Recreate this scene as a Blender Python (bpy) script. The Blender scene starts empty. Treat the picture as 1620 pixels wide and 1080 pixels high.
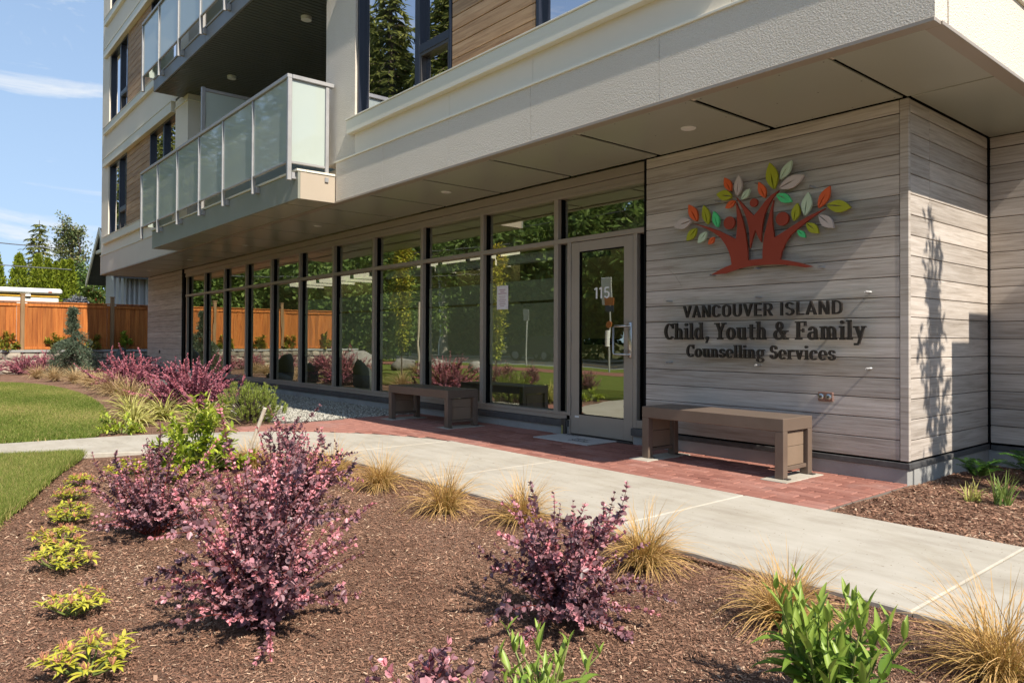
import bpy, math, random
import numpy as np
from mathutils import Vector, Matrix
R = math.radians
random.seed(7)
SC = bpy.context.scene
COL = SC.collection

# ------------------------------------------------------------------ camera, sky, sun, exposure
CAMZ = 1.06
yaw, pitch, roll = R(50.0), R(0.656), R(0.258)
fw = Vector((-math.sin(yaw)*math.cos(pitch), math.cos(yaw)*math.cos(pitch), math.sin(pitch)))
rt = Vector((math.cos(yaw), math.sin(yaw), 0)); up = rt.cross(fw)
rt2 = rt*math.cos(roll) + up*math.sin(roll); up2 = -rt*math.sin(roll) + up*math.cos(roll)
cam = bpy.data.cameras.new('camera'); camo = bpy.data.objects.new('camera', cam); COL.objects.link(camo)
camo.matrix_world = Matrix(((rt2.x, up2.x, -fw.x, 0), (rt2.y, up2.y, -fw.y, 0), (rt2.z, up2.z, -fw.z, CAMZ), (0, 0, 0, 1)))
cam.sensor_width = 36; cam.lens = 36*1162.64/1620; cam.shift_y = -14.84/1620
cam.clip_end = 2000; cam.clip_start = 0.05
SC.camera = camo

SUN = Vector((0.95, -0.076, 1.0)).normalized()          # towards the sun
w = bpy.data.worlds.new("World"); SC.world = w; w.use_nodes = True
nt = w.node_tree; nt.nodes.clear(); L = nt.links
out = nt.nodes.new('ShaderNodeOutputWorld'); bg = nt.nodes.new('ShaderNodeBackground')
sky = nt.nodes.new('ShaderNodeTexSky'); sky.sky_type = 'NISHITA'; sky.sun_disc = False
sky.sun_elevation = math.asin(SUN.z); sky.sun_rotation = math.atan2(SUN.x, SUN.y)
sky.air_density = 0.9; sky.dust_density = 0.1; sky.ozone_density = 1.6
bg.inputs[1].default_value = 0.15
# thin streaky cirrus all over the sky
tc = nt.nodes.new('ShaderNodeTexCoord'); mp = nt.nodes.new('ShaderNodeMapping'); mp.inputs['Scale'].default_value = (1.6, 2.4, 9.0)
mp.inputs['Rotation'].default_value = (R(8), R(14), R(25)); mp.inputs['Location'].default_value = (-4.9, 0.02, -0.04)
n1 = nt.nodes.new('ShaderNodeTexNoise'); n1.inputs['Scale'].default_value = 1.7; n1.inputs['Detail'].default_value = 9; n1.inputs['Roughness'].default_value = .6
n1.inputs['Distortion'].default_value = .6
cr = nt.nodes.new('ShaderNodeValToRGB'); cr.color_ramp.elements[0].position = .54; cr.color_ramp.elements[1].position = .72
cr.color_ramp.elements[1].color = (.9, .9, .9, 1)
mx = nt.nodes.new('ShaderNodeMixRGB'); mx.inputs[2].default_value = (1.75, 1.78, 1.8, 1)
L.new(tc.outputs['Generated'], mp.inputs[0]); L.new(mp.outputs[0], n1.inputs[0]); L.new(n1.outputs['Fac'], cr.inputs[0])
wb = nt.nodes.new('ShaderNodeMixRGB'); wb.blend_type = 'MULTIPLY'; wb.inputs[0].default_value = 1; wb.inputs[2].default_value = (1.0, .95, .92, 1)
# soft shoulder c/(1+c/k): the photographed sky is nearly even from top to horizon
dv = nt.nodes.new('ShaderNodeVectorMath'); dv.operation = 'DIVIDE'; dv.inputs[1].default_value = (1.25, 1.85, 2.7)
ad = nt.nodes.new('ShaderNodeVectorMath'); ad.operation = 'ADD'; ad.inputs[1].default_value = (1, 1, 1)
qv = nt.nodes.new('ShaderNodeVectorMath'); qv.operation = 'DIVIDE'
L.new(sky.outputs[0], dv.inputs[0]); L.new(dv.outputs[0], ad.inputs[0]); L.new(sky.outputs[0], qv.inputs[0]); L.new(ad.outputs[0], qv.inputs[1])
L.new(qv.outputs[0], wb.inputs[1]); L.new(cr.outputs[0], mx.inputs[0]); L.new(wb.outputs[0], mx.inputs[1]); L.new(mx.outputs[0], bg.inputs[0]); L.new(bg.outputs[0], out.inputs[0])

sl = bpy.data.lights.new('sun', 'SUN'); sl.energy = 2.0; sl.angle = R(.5); sl.color = (1, .93, .82)
so = bpy.data.objects.new('sun', sl); COL.objects.link(so); so.rotation_euler = SUN.to_track_quat('Z', 'Y').to_euler()
so.location = (20, -5, 25)
SC.view_settings.view_transform = 'Standard'; SC.view_settings.look = 'None'
SC.view_settings.exposure = 1.88; SC.view_settings.gamma = 1; SC.view_settings.use_curve_mapping = False
SC.cycles.use_denoising = True
SC.cycles.max_bounces = 10; SC.cycles.diffuse_bounces = 6; SC.cycles.glossy_bounces = 5; SC.cycles.transparent_max_bounces = 14
SC.cycles.transmission_bounces = 6; SC.cycles.caustics_reflective = False; SC.cycles.caustics_refractive = False
SC.cycles.sample_clamp_indirect = 6

# ------------------------------------------------------------------ materials
MATS = {}
def s2l(c):
    return tuple(((x/255)/12.92 if x/255 <= .04045 else ((x/255+.055)/1.055)**2.4) for x in c)
class NT:
    def __init__(s, name):
        s.m = bpy.data.materials.new(name); s.m.use_nodes = True; s.t = s.m.node_tree; s.t.nodes.clear()
        s.o = s.n('ShaderNodeOutputMaterial')
    def n(s, k, **kw):
        x = s.t.nodes.new(k)
        for a, b in kw.items():
            setattr(x, a, b)
        return x
    def l(s, a, b): s.t.links.new(a, b)
    def pos(s, scale=(1, 1, 1), objrand=0.0, local=False):
        if local: src = s.n('ShaderNodeTexCoord').outputs['Object']
        else: src = s.n('ShaderNodeNewGeometry').outputs['Position']
        if objrand:
            oi = s.n('ShaderNodeObjectInfo'); mu = s.n('ShaderNodeMath', operation='MULTIPLY'); mu.inputs[1].default_value = objrand
            s.l(oi.outputs['Random'], mu.inputs[0]); ad = s.n('ShaderNodeVectorMath', operation='ADD')
            s.l(src, ad.inputs[0]); s.l(mu.outputs[0], ad.inputs[1]); src = ad.outputs[0]
        m = s.n('ShaderNodeVectorMath', operation='MULTIPLY'); m.inputs[1].default_value = scale
        s.l(src, m.inputs[0]); return m.outputs[0]
    def noise(s, vec, scale, detail=5, rough=.55, dist=0):
        x = s.n('ShaderNodeTexNoise'); x.inputs['Scale'].default_value = scale; x.inputs['Detail'].default_value = detail
        x.inputs['Roughness'].default_value = rough; x.inputs['Distortion'].default_value = dist; s.l(vec, x.inputs['Vector']); return x.outputs['Fac']
    def ramp(s, fac, stops):
        x = s.n('ShaderNodeValToRGB'); e = x.color_ramp.elements
        while len(e) < len(stops): e.new(.5)
        for i, (p, c) in enumerate(stops):
            e[i].position = p; e[i].color = (*c, 1) if len(c) == 3 else c
        s.l(fac, x.inputs[0]); return x.outputs[0]
    def mix(s, fac, a, b, mode='MIX'):
        x = s.n('ShaderNodeMixRGB', blend_type=mode)
        for i, v in ((0, fac), (1, a), (2, b)):
            if hasattr(v, 'is_output'): s.l(v, x.inputs[i])
            else: x.inputs[i].default_value = v if i == 0 else (*v, 1)
        return x.outputs[0]
    def math(s, op, a, b=0.0):
        x = s.n('ShaderNodeMath', operation=op)
        for i, v in ((0, a), (1, b)):
            if hasattr(v, 'is_output'): s.l(v, x.inputs[i])
            else: x.inputs[i].default_value = v
        return x.outputs[0]
    def bump(s, h, dist=.01, strength=1.0, nrm=None):
        x = s.n('ShaderNodeBump'); x.inputs['Distance'].default_value = dist; x.inputs['Strength'].default_value = strength
        s.l(h, x.inputs['Height'])
        if nrm: s.l(nrm, x.inputs['Normal'])
        return x.outputs[0]
    def pbr(s, col, rough=.6, spec=.5, metal=0, normal=None, extra=None):
        b = s.n('ShaderNodeBsdfPrincipled')
        for k, v in (('Base Color', col), ('Roughness', rough), ('Specular IOR Level', spec), ('Metallic', metal)):
            if hasattr(v, 'is_output'): s.l(v, b.inputs[k])
            else: b.inputs[k].default_value = (*v, 1) if k == 'Base Color' else v
        if normal: s.l(normal, b.inputs['Normal'])
        return b.outputs[0]
    def done(s, sh):
        s.l(sh, s.o.inputs['Surface']); return s.m

def plain(name, a, b=None, rough=.5, spec=.5, metal=0, nscale=6, bump=0, bscale=60, objvar=0):
    """two-tone mottled material with fine relief"""
    if name in MATS: return MATS[name]
    t = NT(name); p = t.pos()
    b = b or tuple(x*.82 for x in a)
    f = t.noise(p, nscale, 6, .62)
    c = t.ramp(f, [(.32, b), (.68, a)])
    if objvar:
        oi = t.n('ShaderNodeObjectInfo'); v = t.math('ADD', t.math('MULTIPLY', oi.outputs['Random'], 2*objvar), 1-objvar)
        hs = t.n('ShaderNodeHueSaturation'); t.l(v, hs.inputs['Value']); t.l(c, hs.inputs['Color']); c = hs.outputs[0]
    nm = t.bump(t.noise(p, bscale, 4, .6), bump) if bump else None
    r = t.math('ADD', t.math('MULTIPLY', f, .25), rough-.12)
    MATS[name] = t.done(t.pbr(c, r, spec, metal, nm)); return MATS[name]

def woodmat(name, dark, mid, light, zs=26, xs=1.1, objvar=.12, rough=.62, vertical=False, bump=.0015, planked=0):
    t = NT(name)
    sc = (xs, xs, zs) if not vertical else (zs, zs, xs)
    p = t.pos(sc, 37.0)
    g = t.noise(p, 1.6, 8, .66, .5)
    g2 = t.noise(t.pos((xs*.6, xs*.6, zs*.25) if not vertical else (zs*.25, zs*.25, xs*.6), 11.0), 1.3, 3, .5, .4)
    f = t.math('ADD', t.math('MULTIPLY', g, .72), t.math('MULTIPLY', g2, .28))
    c = t.ramp(f, [(.36, dark), (.5, mid), (.64, light)])
    oi = t.n('ShaderNodeObjectInfo'); v = t.math('ADD', t.math('MULTIPLY', oi.outputs['Random'], 2*objvar), 1-objvar)
    hs = t.n('ShaderNodeHueSaturation'); t.l(v, hs.inputs['Value']); t.l(c, hs.inputs['Color'])
    MATS[name] = t.done(t.pbr(hs.outputs[0], rough, .35, 0, t.bump(g, bump))); return MATS[name]

SIDING = woodmat('grey_oak_siding', (.31, .26, .215), (.46, .40, .345), (.56, .50, .445), 34, 1.4, .16)
WOODPANEL = woodmat('brown_cedar_panel', (.26, .145, .075), (.43, .265, .145), (.54, .36, .21), 22)
CEDAR = woodmat('orange_cedar', (.22, .055, .010), (.41, .125, .022), (.52, .19, .042), 30, .8, .24, .6, True)
CEDARPOST = woodmat('brown_post_wood', (.17, .095, .04), (.27, .165, .08), (.34, .22, .12), 30, .9, .1, .7, True)
WEATHER = woodmat('weathered_wood', (.35, .28, .2), (.55, .46, .36), (.68, .6, .5), 40, 1.2, .1, .8, True)

def stucco():
    t = NT('cream_stucco'); p = t.pos()
    f = t.noise(p, 1.3, 5); c = t.ramp(f, [(.3, (.70, .63, .535)), (.7, (.75, .68, .585))])
    h = t.noise(p, 80, 3, .6); h2 = t.noise(p, 130, 3, .6)
    hh = t.math('ADD', t.math('MULTIPLY', h, 1.0), t.math('MULTIPLY', h2, .3))
    c = t.mix(.35, c, t.ramp(h2, [(.3, (.50, .43, .34)), (.6, (.76, .68, .58))]))
    MATS['stucco'] = t.done(t.pbr(c, .9, .2, 0, t.bump(hh, .011, 1.0))); return MATS['stucco']
STUCCO = stucco()
SMOOTH = plain('smooth_cream_panel', (.82, .735, .61), (.79, .705, .58), .7, .3, bump=.0008, bscale=25, nscale=1.2)
TRIM = plain('pale_cream_trim', (.76, .715, .59), (.73, .685, .56), .45, .5, nscale=.8)
METALBR = plain('taupe_aluminium', (.34, .285, .23), (.31, .26, .21), .38, .5, nscale=2.5)
METALDK = plain('dark_bronze_aluminium', (.055, .047, .042), (.045, .04, .036), .38, .5, nscale=3)
BLACK = plain('black_gap', (.006, .006, .006), rough=.8, spec=.1)
NAVY = plain('navy_window_frame', (.018, .022, .036), rough=.35)
ALU = plain('silver_aluminium', (.42, .41, .405), (.37, .36, .355), .42, .5, .35, nscale=5)
STEEL = plain('brushed_steel', (.62, .60, .57), rough=.3, metal=1, nscale=30)
WHITE = plain('white_plastic', (.78, .77, .74), (.74, .73, .7), .45, nscale=9)
CONCBASE = plain('grey_foundation_concrete', (.36, .355, .335), (.28, .275, .26), .85, .25, nscale=3.5, bump=.002, bscale=90)
FLASH = plain('weathered_dark_flashing', (.10, .098, .095), (.055, .054, .055), .5, .5, nscale=14, bump=.001)
ROOM = plain('olive_interior_wall', (.50, .46, .22), (.46, .42, .19), .8, .2, nscale=1)
ROOMW = plain('pale_interior_wall', (.55, .53, .47), rough=.8, spec=.2, nscale=1)
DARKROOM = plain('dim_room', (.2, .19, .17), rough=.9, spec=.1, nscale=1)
RED = plain('brick_red_paint', s2l((150, 60, 38)), s2l((142, 55, 34)), .5, .4, nscale=3)
BENCHM = plain('bench_brown_metal', (.155, .112, .084), (.135, .097, .072), .45, .4, nscale=7, bump=.0003, bscale=300)
BENCHP = plain('bench_tan_panel', (.24, .172, .12), (.21, .152, .105), .5, .35, nscale=6, bump=.0003, bscale=300)
BLACKL = plain('dark_brown_letter', (.022, .016, .012), rough=.4, nscale=5)
STONE = plain('pale_granite', (.38, .35, .31), (.22, .2, .18), .85, .2, nscale=7, bump=.012, bscale=14, objvar=.25)
STONEW = plain('tan_wall_stone', (.42, .36, .28), (.27, .235, .19), .85, .2, nscale=6, bump=.01, bscale=18, objvar=.3)
SLATE = plain('green_grey_slate', (.10, .115, .105), (.055, .062, .06), .8, .3, nscale=5, bump=.015, bscale=10, objvar=.15)
MORTAR = plain('grey_mortar', (.20, .17, .145), rough=.9, spec=.1, bump=.004)
BARK = plain('grey_brown_bark', (.15, .115, .085), (.08, .06, .045), .9, .15, nscale=18, bump=.01, bscale=40)
STEM = plain('dark_red_stem', (.19, .03, .025), (.09, .03, .02), .7, .2, nscale=30)
GSTEM = plain('green_stem', (.16, .24, .055), (.20, .18, .06), .6, .3, nscale=20)
WHITEP = plain('white_painted_metal', (.75, .74, .7), (.68, .67, .62), .45, nscale=2)
YELLOWP = plain('yellow_stripe_paint', (.65, .38, .04), rough=.5)
HOUSEW = plain('grey_white_render', (.50, .51, .50), (.42, .43, .42), .8, .2, nscale=3, bump=.002)
SHINGLE = plain('brown_shingle', (.10, .06, .04), (.06, .035, .025), .8, .2, nscale=9, bump=.006, objvar=.25)
ROOFM = plain('grey_roof_shingle', (.11, .11, .105), (.07, .07, .068), .85, .2, nscale=20, bump=.006)
BRICKWALL = plain('red_brick_wall', (.22, .07, .05), (.14, .05, .04), .85, .2, nscale=15, bump=.003)
RUBBER = plain('black_rubber', (.012, .012, .012), rough=.8, spec=.2)
CARP = plain('dark_car_paint', (.012, .015, .022), rough=.2, spec=.6)
CARG = plain('car_glass', (.02, .025, .025), rough=.05, spec=.7)
MAT_ = plain('pale_grey_mat', (.55, .53, .5), (.46, .44, .42), .95, .1, nscale=40, bump=.003, bscale=260)
ORANGE = plain('orange_sign', (.75, .22, .05), rough=.5)
BLUEP = plain('navy_sign', (.04, .06, .14), rough=.5)
GREYPOLE = plain('galvanised_post', (.42, .42, .40), (.36, .36, .34), .5, .5, .3, nscale=8)
POLEW = plain('pale_utility_pole', (.42, .38, .32), (.32, .29, .24), .85, .2, nscale=6, bump=.004)
WIRE = plain('grey_cable', (.12, .12, .12), rough=.6)
PAPER = plain('white_paper', (.74, .70, .68), (.72, .66, .66), .8, .2, nscale=12)
PINKINK = plain('pink_print', (.52, .33, .36), rough=.8, spec=.1)
SLATM = plain('black_green_slat', (.085, .09, .072), (.07, .075, .06), .34, .5, nscale=3)
BALCF = plain('olive_grey_fascia', (.27, .27, .22), (.24, .24, .195), .38, .5, nscale=1.6)
BALCB = plain('blue_grey_fascia', (.18, .19, .205), (.155, .165, .18), .38, .5, nscale=1.6)

def soffit():
    t = NT('olive_soffit_panel'); p = t.pos()
    f = t.noise(p, .9, 4); c = t.ramp(f, [(.3, (.33, .335, .275)), (.7, (.365, .37, .31))])
    t.o.location = (0, 0)
    MATS['soffit'] = t.done(t.pbr(c, t.math('ADD', t.math('MULTIPLY', f, .15), .25), .6)); return MATS['soffit']
SOFFIT = soffit()

def glassmat(name, tint, refl, base=.26, gcol=(.92, .95, .86)):
    t = NT(name)
    tr = t.n('ShaderNodeBsdfTransparent'); tr.inputs[0].default_value = (*tint, 1)
    gl = t.n('ShaderNodeBsdfGlossy'); gl.inputs['Roughness'].default_value = 0.0; gl.inputs['Color'].default_value = (*gcol, 1)
    nz = t.noise(t.pos(), 1.1, 2); t.l(t.bump(nz, .004, .35), gl.inputs['Normal'])
    fr = t.n('ShaderNodeFresnel'); fr.inputs['IOR'].default_value = 1.52
    fac = t.math('MINIMUM', t.math('ADD', t.math('MULTIPLY', fr.outputs[0], refl), base), .95)
    ms = t.n('ShaderNodeMixShader'); t.l(fac, ms.inputs[0]); t.l(tr.outputs[0], ms.inputs[1]); t.l(gl.outputs[0], ms.inputs[2])
    MATS[name] = t.done(ms.outputs[0]); return MATS[name]
GLASS = glassmat('storefront_glass', (.92, .95, .82), .9, .36)
GLASSU = glassmat('upper_window_glass', (.45, .50, .48), .9, .56, (.95, .95, 1))
def frosted():
    t = NT('frosted_balcony_glass')
    d = t.n('ShaderNodeBsdfDiffuse'); d.inputs[0].default_value = (.68, .76, .69, 1)
    tl = t.n('ShaderNodeBsdfTranslucent'); tl.inputs[0].default_value = (.78, .84, .78, 1)
    a = t.n('ShaderNodeMixShader'); a.inputs[0].default_value = .36; t.l(d.outputs[0], a.inputs[1]); t.l(tl.outputs[0], a.inputs[2])
    g = t.n('ShaderNodeBsdfGlossy'); g.inputs['Roughness'].default_value = .03
    fr = t.n('ShaderNodeFresnel'); fr.inputs['IOR'].default_value = 1.5
    f = t.math('MINIMUM', t.math('ADD', fr.outputs[0], .09), .9)
    m = t.n('ShaderNodeMixShader'); t.l(f, m.inputs[0]); t.l(a.outputs[0], m.inputs[1]); t.l(g.outputs[0], m.inputs[2])
    return t.done(m.outputs[0])
FROST = frosted()
ENDP = plain('sunside_darkened_panel', (.44, .365, .285), (.42, .35, .27), .6, .3, nscale=1.2)  # cream panel colour darkened for the balcony end that faces the sun
def film():
    t = NT('frosted_window_film')
    d = t.n('ShaderNodeBsdfDiffuse'); d.inputs[0].default_value = (.78, .80, .60, 1)
    tr = t.n('ShaderNodeBsdfTransparent'); tr.inputs[0].default_value = (.8, .85, .7, 1)
    m = t.n('ShaderNodeMixShader'); m.inputs[0].default_value = .85; t.l(tr.outputs[0], m.inputs[1]); t.l(d.outputs[0], m.inputs[2])
    return t.done(m.outputs[0])
FILM = film()
def acrylic():
    t = NT('clear_acrylic')
    tr = t.n('ShaderNodeBsdfTransparent'); tr.inputs[0].default_value = (.995, 1, .995, 1)
    g = t.n('ShaderNodeBsdfGlossy'); g.inputs['Roughness'].default_value = .02
    fr = t.n('ShaderNodeFresnel'); fr.inputs['IOR'].default_value = 1.14
    m = t.n('ShaderNodeMixShader'); t.l(fr.outputs[0], m.inputs[0]); t.l(tr.outputs[0], m.inputs[1]); t.l(g.outputs[0], m.inputs[2])
    return t.done(m.outputs[0])
ACRYL = acrylic()

def leafmat(name, stops, rough=.45, transl=.3, spec=.4):
    """pigment runs along the 'tint' attribute written on each leaf"""
    t = NT(name); a = t.n('ShaderNodeAttribute', attribute_name='tint')
    c = t.ramp(a.outputs['Fac'], stops)
    b = t.pbr(c, rough, spec)
    tl = t.n('ShaderNodeBsdfTranslucent'); t.l(c, tl.inputs[0])
    m = t.n('ShaderNodeMixShader'); m.inputs[0].default_value = transl; t.l(b, m.inputs[1]); t.l(tl.outputs[0], m.inputs[2])
    MATS[name] = t.done(m.outputs[0]); return MATS[name]
BARBL = leafmat('barberry_leaf', [(0, (.07, .033, .038)), (.25, (.22, .12, .135)), (.52, (.45, .21, .235)), (1, (.74, .28, .31))], .42, .18, .5)
SEDGEL = leafmat('sedge_blade', [(0, (.21, .21, .05)), (.35, (.44, .30, .09)), (.7, (.62, .38, .15)), (1, (.72, .50, .25))], .6, .25, .2)
HAKL = leafmat('hakone_blade', [(0, (.16, .20, .04)), (.4, (.42, .40, .10)), (1, (.68, .62, .25))], .55, .3, .2)
SKIML = leafmat('skimmia_leaf', [(0, (.20, .25, .03)), (.35, (.42, .42, .04)), (.75, (.62, .57, .07)), (1, (.66, .40, .12))], .4, .25, .4)
CHOIL = leafmat('choisya_leaf', [(0, (.12, .20, .02)), (.5, (.34, .42, .035)), (1, (.55, .58, .09))], .38, .3, .4)
PEREL = leafmat('perennial_leaf', [(0, (.07, .135, .02)), (.5, (.15, .25, .035)), (1, (.32, .42, .075))], .4, .3, .35)
MUGOL = leafmat('mugo_needle', [(0, (.10, .15, .022)), (.5, (.27, .34, .05)), (1, (.44, .50, .11))], .5, .2, .3)
BSPRUL = leafmat('blue_spruce_needle', [(0, (.05, .075, .045)), (.5, (.115, .155, .098)), (1, (.2, .24, .155))], .5, .15, .3)
FERNL = leafmat('fern_leaf', [(0, (.03, .10, .012)), (1, (.10, .22, .03))], .5, .3, .3)
GRASSL = leafmat('lawn_blade', [(0, (.09, .14, .02)), (.5, (.18, .23, .04)), (.8, (.33, .32, .09)), (1, (.48, .37, .16))], .6, .25, .2)
CEDL = leafmat('arborvitae_spray', [(0, (.07, .11, .012)), (.5, (.19, .24, .02)), (1, (.34, .36, .035))], .6, .2, .2)
CONL = leafmat('conifer_spray', [(0, (.08, .10, .025)), (.5, (.22, .24, .06)), (1, (.40, .40, .11))], .6, .45, .2)
BROADL = leafmat('broadleaf', [(0, (.045, .08, .018)), (.5, (.13, .20, .04)), (1, (.28, .36, .09))], .5, .35, .3)
BIRCHL = leafmat('small_tree_leaf', [(0, (.07, .10, .035)), (.5, (.17, .20, .07)), (1, (.34, .29, .12))], .5, .25, .3)
PHOTL = leafmat('photinia_leaf', [(0, (.04, .07, .015)), (.6, (.11, .16, .03)), (.85, (.2, .16, .05)), (1, (.42, .09, .04))], .4, .2, .4)
LAVL = leafmat('grey_bush_leaf', [(0, (.12, .125, .13)), (1, (.30, .31, .34))], .6, .2, .2)
COLTL = leafmat('columnar_tree_leaf', [(0, (.20, .26, .03)), (.6, (.45, .45, .05)), (1, (.68, .50, .06))], .45, .3, .3)
RHODL = leafmat('yellow_rhododendron_leaf', [(0, (.10, .16, .02)), (.5, (.30, .28, .04)), (1, (.62, .46, .07))], .4, .25, .4)
CHIPM = leafmat('mulch_chip', [(0, (.085, .041, .028)), (.4, (.23, .122, .080)), (.8, (.38, .215, .14)), (1, (.58, .42, .29))], .85, 0, .1)
PEBM = leafmat('gravel_pebble', [(0, (.14, .13, .115)), (.5, (.34, .32, .27)), (1, (.58, .56, .49))], .8, 0, .2)

def groundmat(name, stops, s1=9, s2=60, bump=.02, s3=.7):
    t = NT(name); p = t.pos()
    f = t.math('ADD', t.math('MULTIPLY', t.noise(p, s2, 6, .7), .55), t.math('ADD', t.math('MULTIPLY', t.noise(p, s1, 5), .25), t.math('MULTIPLY', t.noise(p, s3, 3), .2)))
    c = t.ramp(f, stops)
    h = t.noise(p, s2*1.4, 5, .7)
    MATS[name] = t.done(t.pbr(c, .92, .12, 0, t.bump(h, bump))); return MATS[name]
MULCH = groundmat('bark_mulch', [(.34, (.07, .038, .026)), (.46, (.19, .108, .072)), (.56, (.28, .168, .115)), (.68, (.38, .26, .19))], 7, 75, .02)
LAWN = groundmat('lawn_turf', [(.36, (.08, .12, .02)), (.5, (.15, .19, .035)), (.64, (.27, .24, .075))], 5, 120, .02, 1.2)
GRAVEL = groundmat('pale_gravel', [(.38, (.13, .12, .105)), (.52, (.33, .31, .265)), (.66, (.50, .48, .42))], 20, 110, .02)
EARTH = groundmat('garden_soil', [(.36, (.05, .04, .02)), (.5, (.09, .09, .035)), (.64, (.15, .14, .06))], 2, 30, .02)
ASPH = groundmat('asphalt', [(.36, (.045, .045, .046)), (.5, (.065, .065, .066)), (.64, (.09, .09, .09))], 3, 140, .004)
def concrete():
    t = NT('pale_concrete'); p = t.pos()
    f = t.math('ADD', t.math('MULTIPLY', t.noise(p, 2.2, 6, .65), .6), t.math('MULTIPLY', t.noise(t.pos((.5, 3, 1)), 4, 5), .4))
    c = t.ramp(f, [(.30, (.34, .30, .245)), (.5, (.43, .39, .325)), (.68, (.48, .44, .375))])
    stn = t.ramp(t.noise(t.pos((1, 1.6, 1)), 1.1, 7, .7, .8), [(.34, (.86, .84, .80)), (.52, (1, 1, 1))]); c = t.mix(.8, c, stn, 'MULTIPLY')
    vo = t.n('ShaderNodeTexVoronoi', feature='DISTANCE_TO_EDGE'); vo.inputs['Scale'].default_value = .55
    wv = t.n('ShaderNodeVectorMath', operation='ADD'); nz = t.n('ShaderNodeTexNoise'); nz.inputs['Scale'].default_value = 3.0; nz.inputs['Detail'].default_value = 6; t.l(p, nz.inputs['Vector'])
    t.l(p, wv.inputs[0]); t.l(nz.outputs['Color'], wv.inputs[1]); t.l(wv.outputs[0], vo.inputs['Vector'])
    ck = t.ramp(vo.outputs['Distance'], [(.0, (.55, .5, .45)), (.004, (1, 1, 1))]); msk = t.ramp(t.noise(p, .5, 2), [(.54, (0, 0, 0)), (.58, (1, 1, 1))]); ck2 = t.mix(msk, (1, 1, 1), ck); c = t.mix(1.0, c, ck2, 'MULTIPLY')
    sp = t.ramp(t.noise(p, 45, 2, .5), [(.27, (.55, .5, .45)), (.31, (1, 1, 1))]); c = t.mix(1.0, c, sp, 'MULTIPLY')
    return t.done(t.pbr(c, .85, .25, 0, t.bump(t.noise(t.pos((30, 4, 1)), 14, 4, .6), .0015)))
CONC = concrete()
def brickm():
    t = NT('clay_paver'); p = t.pos()
    oi = t.n('ShaderNodeObjectInfo')
    base = t.ramp(oi.outputs['Random'], [(0, (.20, .078, .058)), (.5, (.29, .125, .092)), (1, (.38, .185, .145))])
    f = t.noise(p, 14, 6, .65); c = t.mix(.40, base, t.ramp(f, [(.3, (.25, .105, .08)), (.7, (.39, .18, .14))]))
    st = t.ramp(t.noise(p, 2.3, 4), [(.55, (0, 0, 0)), (.8, (.35, .35, .35))]); c = t.mix(st, c, (.36, .30, .28))
    return t.done(t.pbr(c, .85, .2, 0, t.bump(t.noise(p, 90, 4, .6), .003)))
BRICK = brickm()
def flat(name, c, rough=.45):
    return plain(name, c, tuple(x*.95 for x in c), rough, .4, nscale=4)
LEAFC = {'or': flat('orange_leaf_paint', s2l((216, 96, 46))), 'ol': flat('olive_leaf_paint', s2l((163, 165, 36))), 'pa': flat('pale_green_leaf_paint', s2l((188, 205, 176))),
         'gp': flat('pink_grey_leaf_paint', s2l((196, 182, 174))), 'em': flat('emerald_leaf_paint', s2l((82, 200, 125)))}

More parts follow.
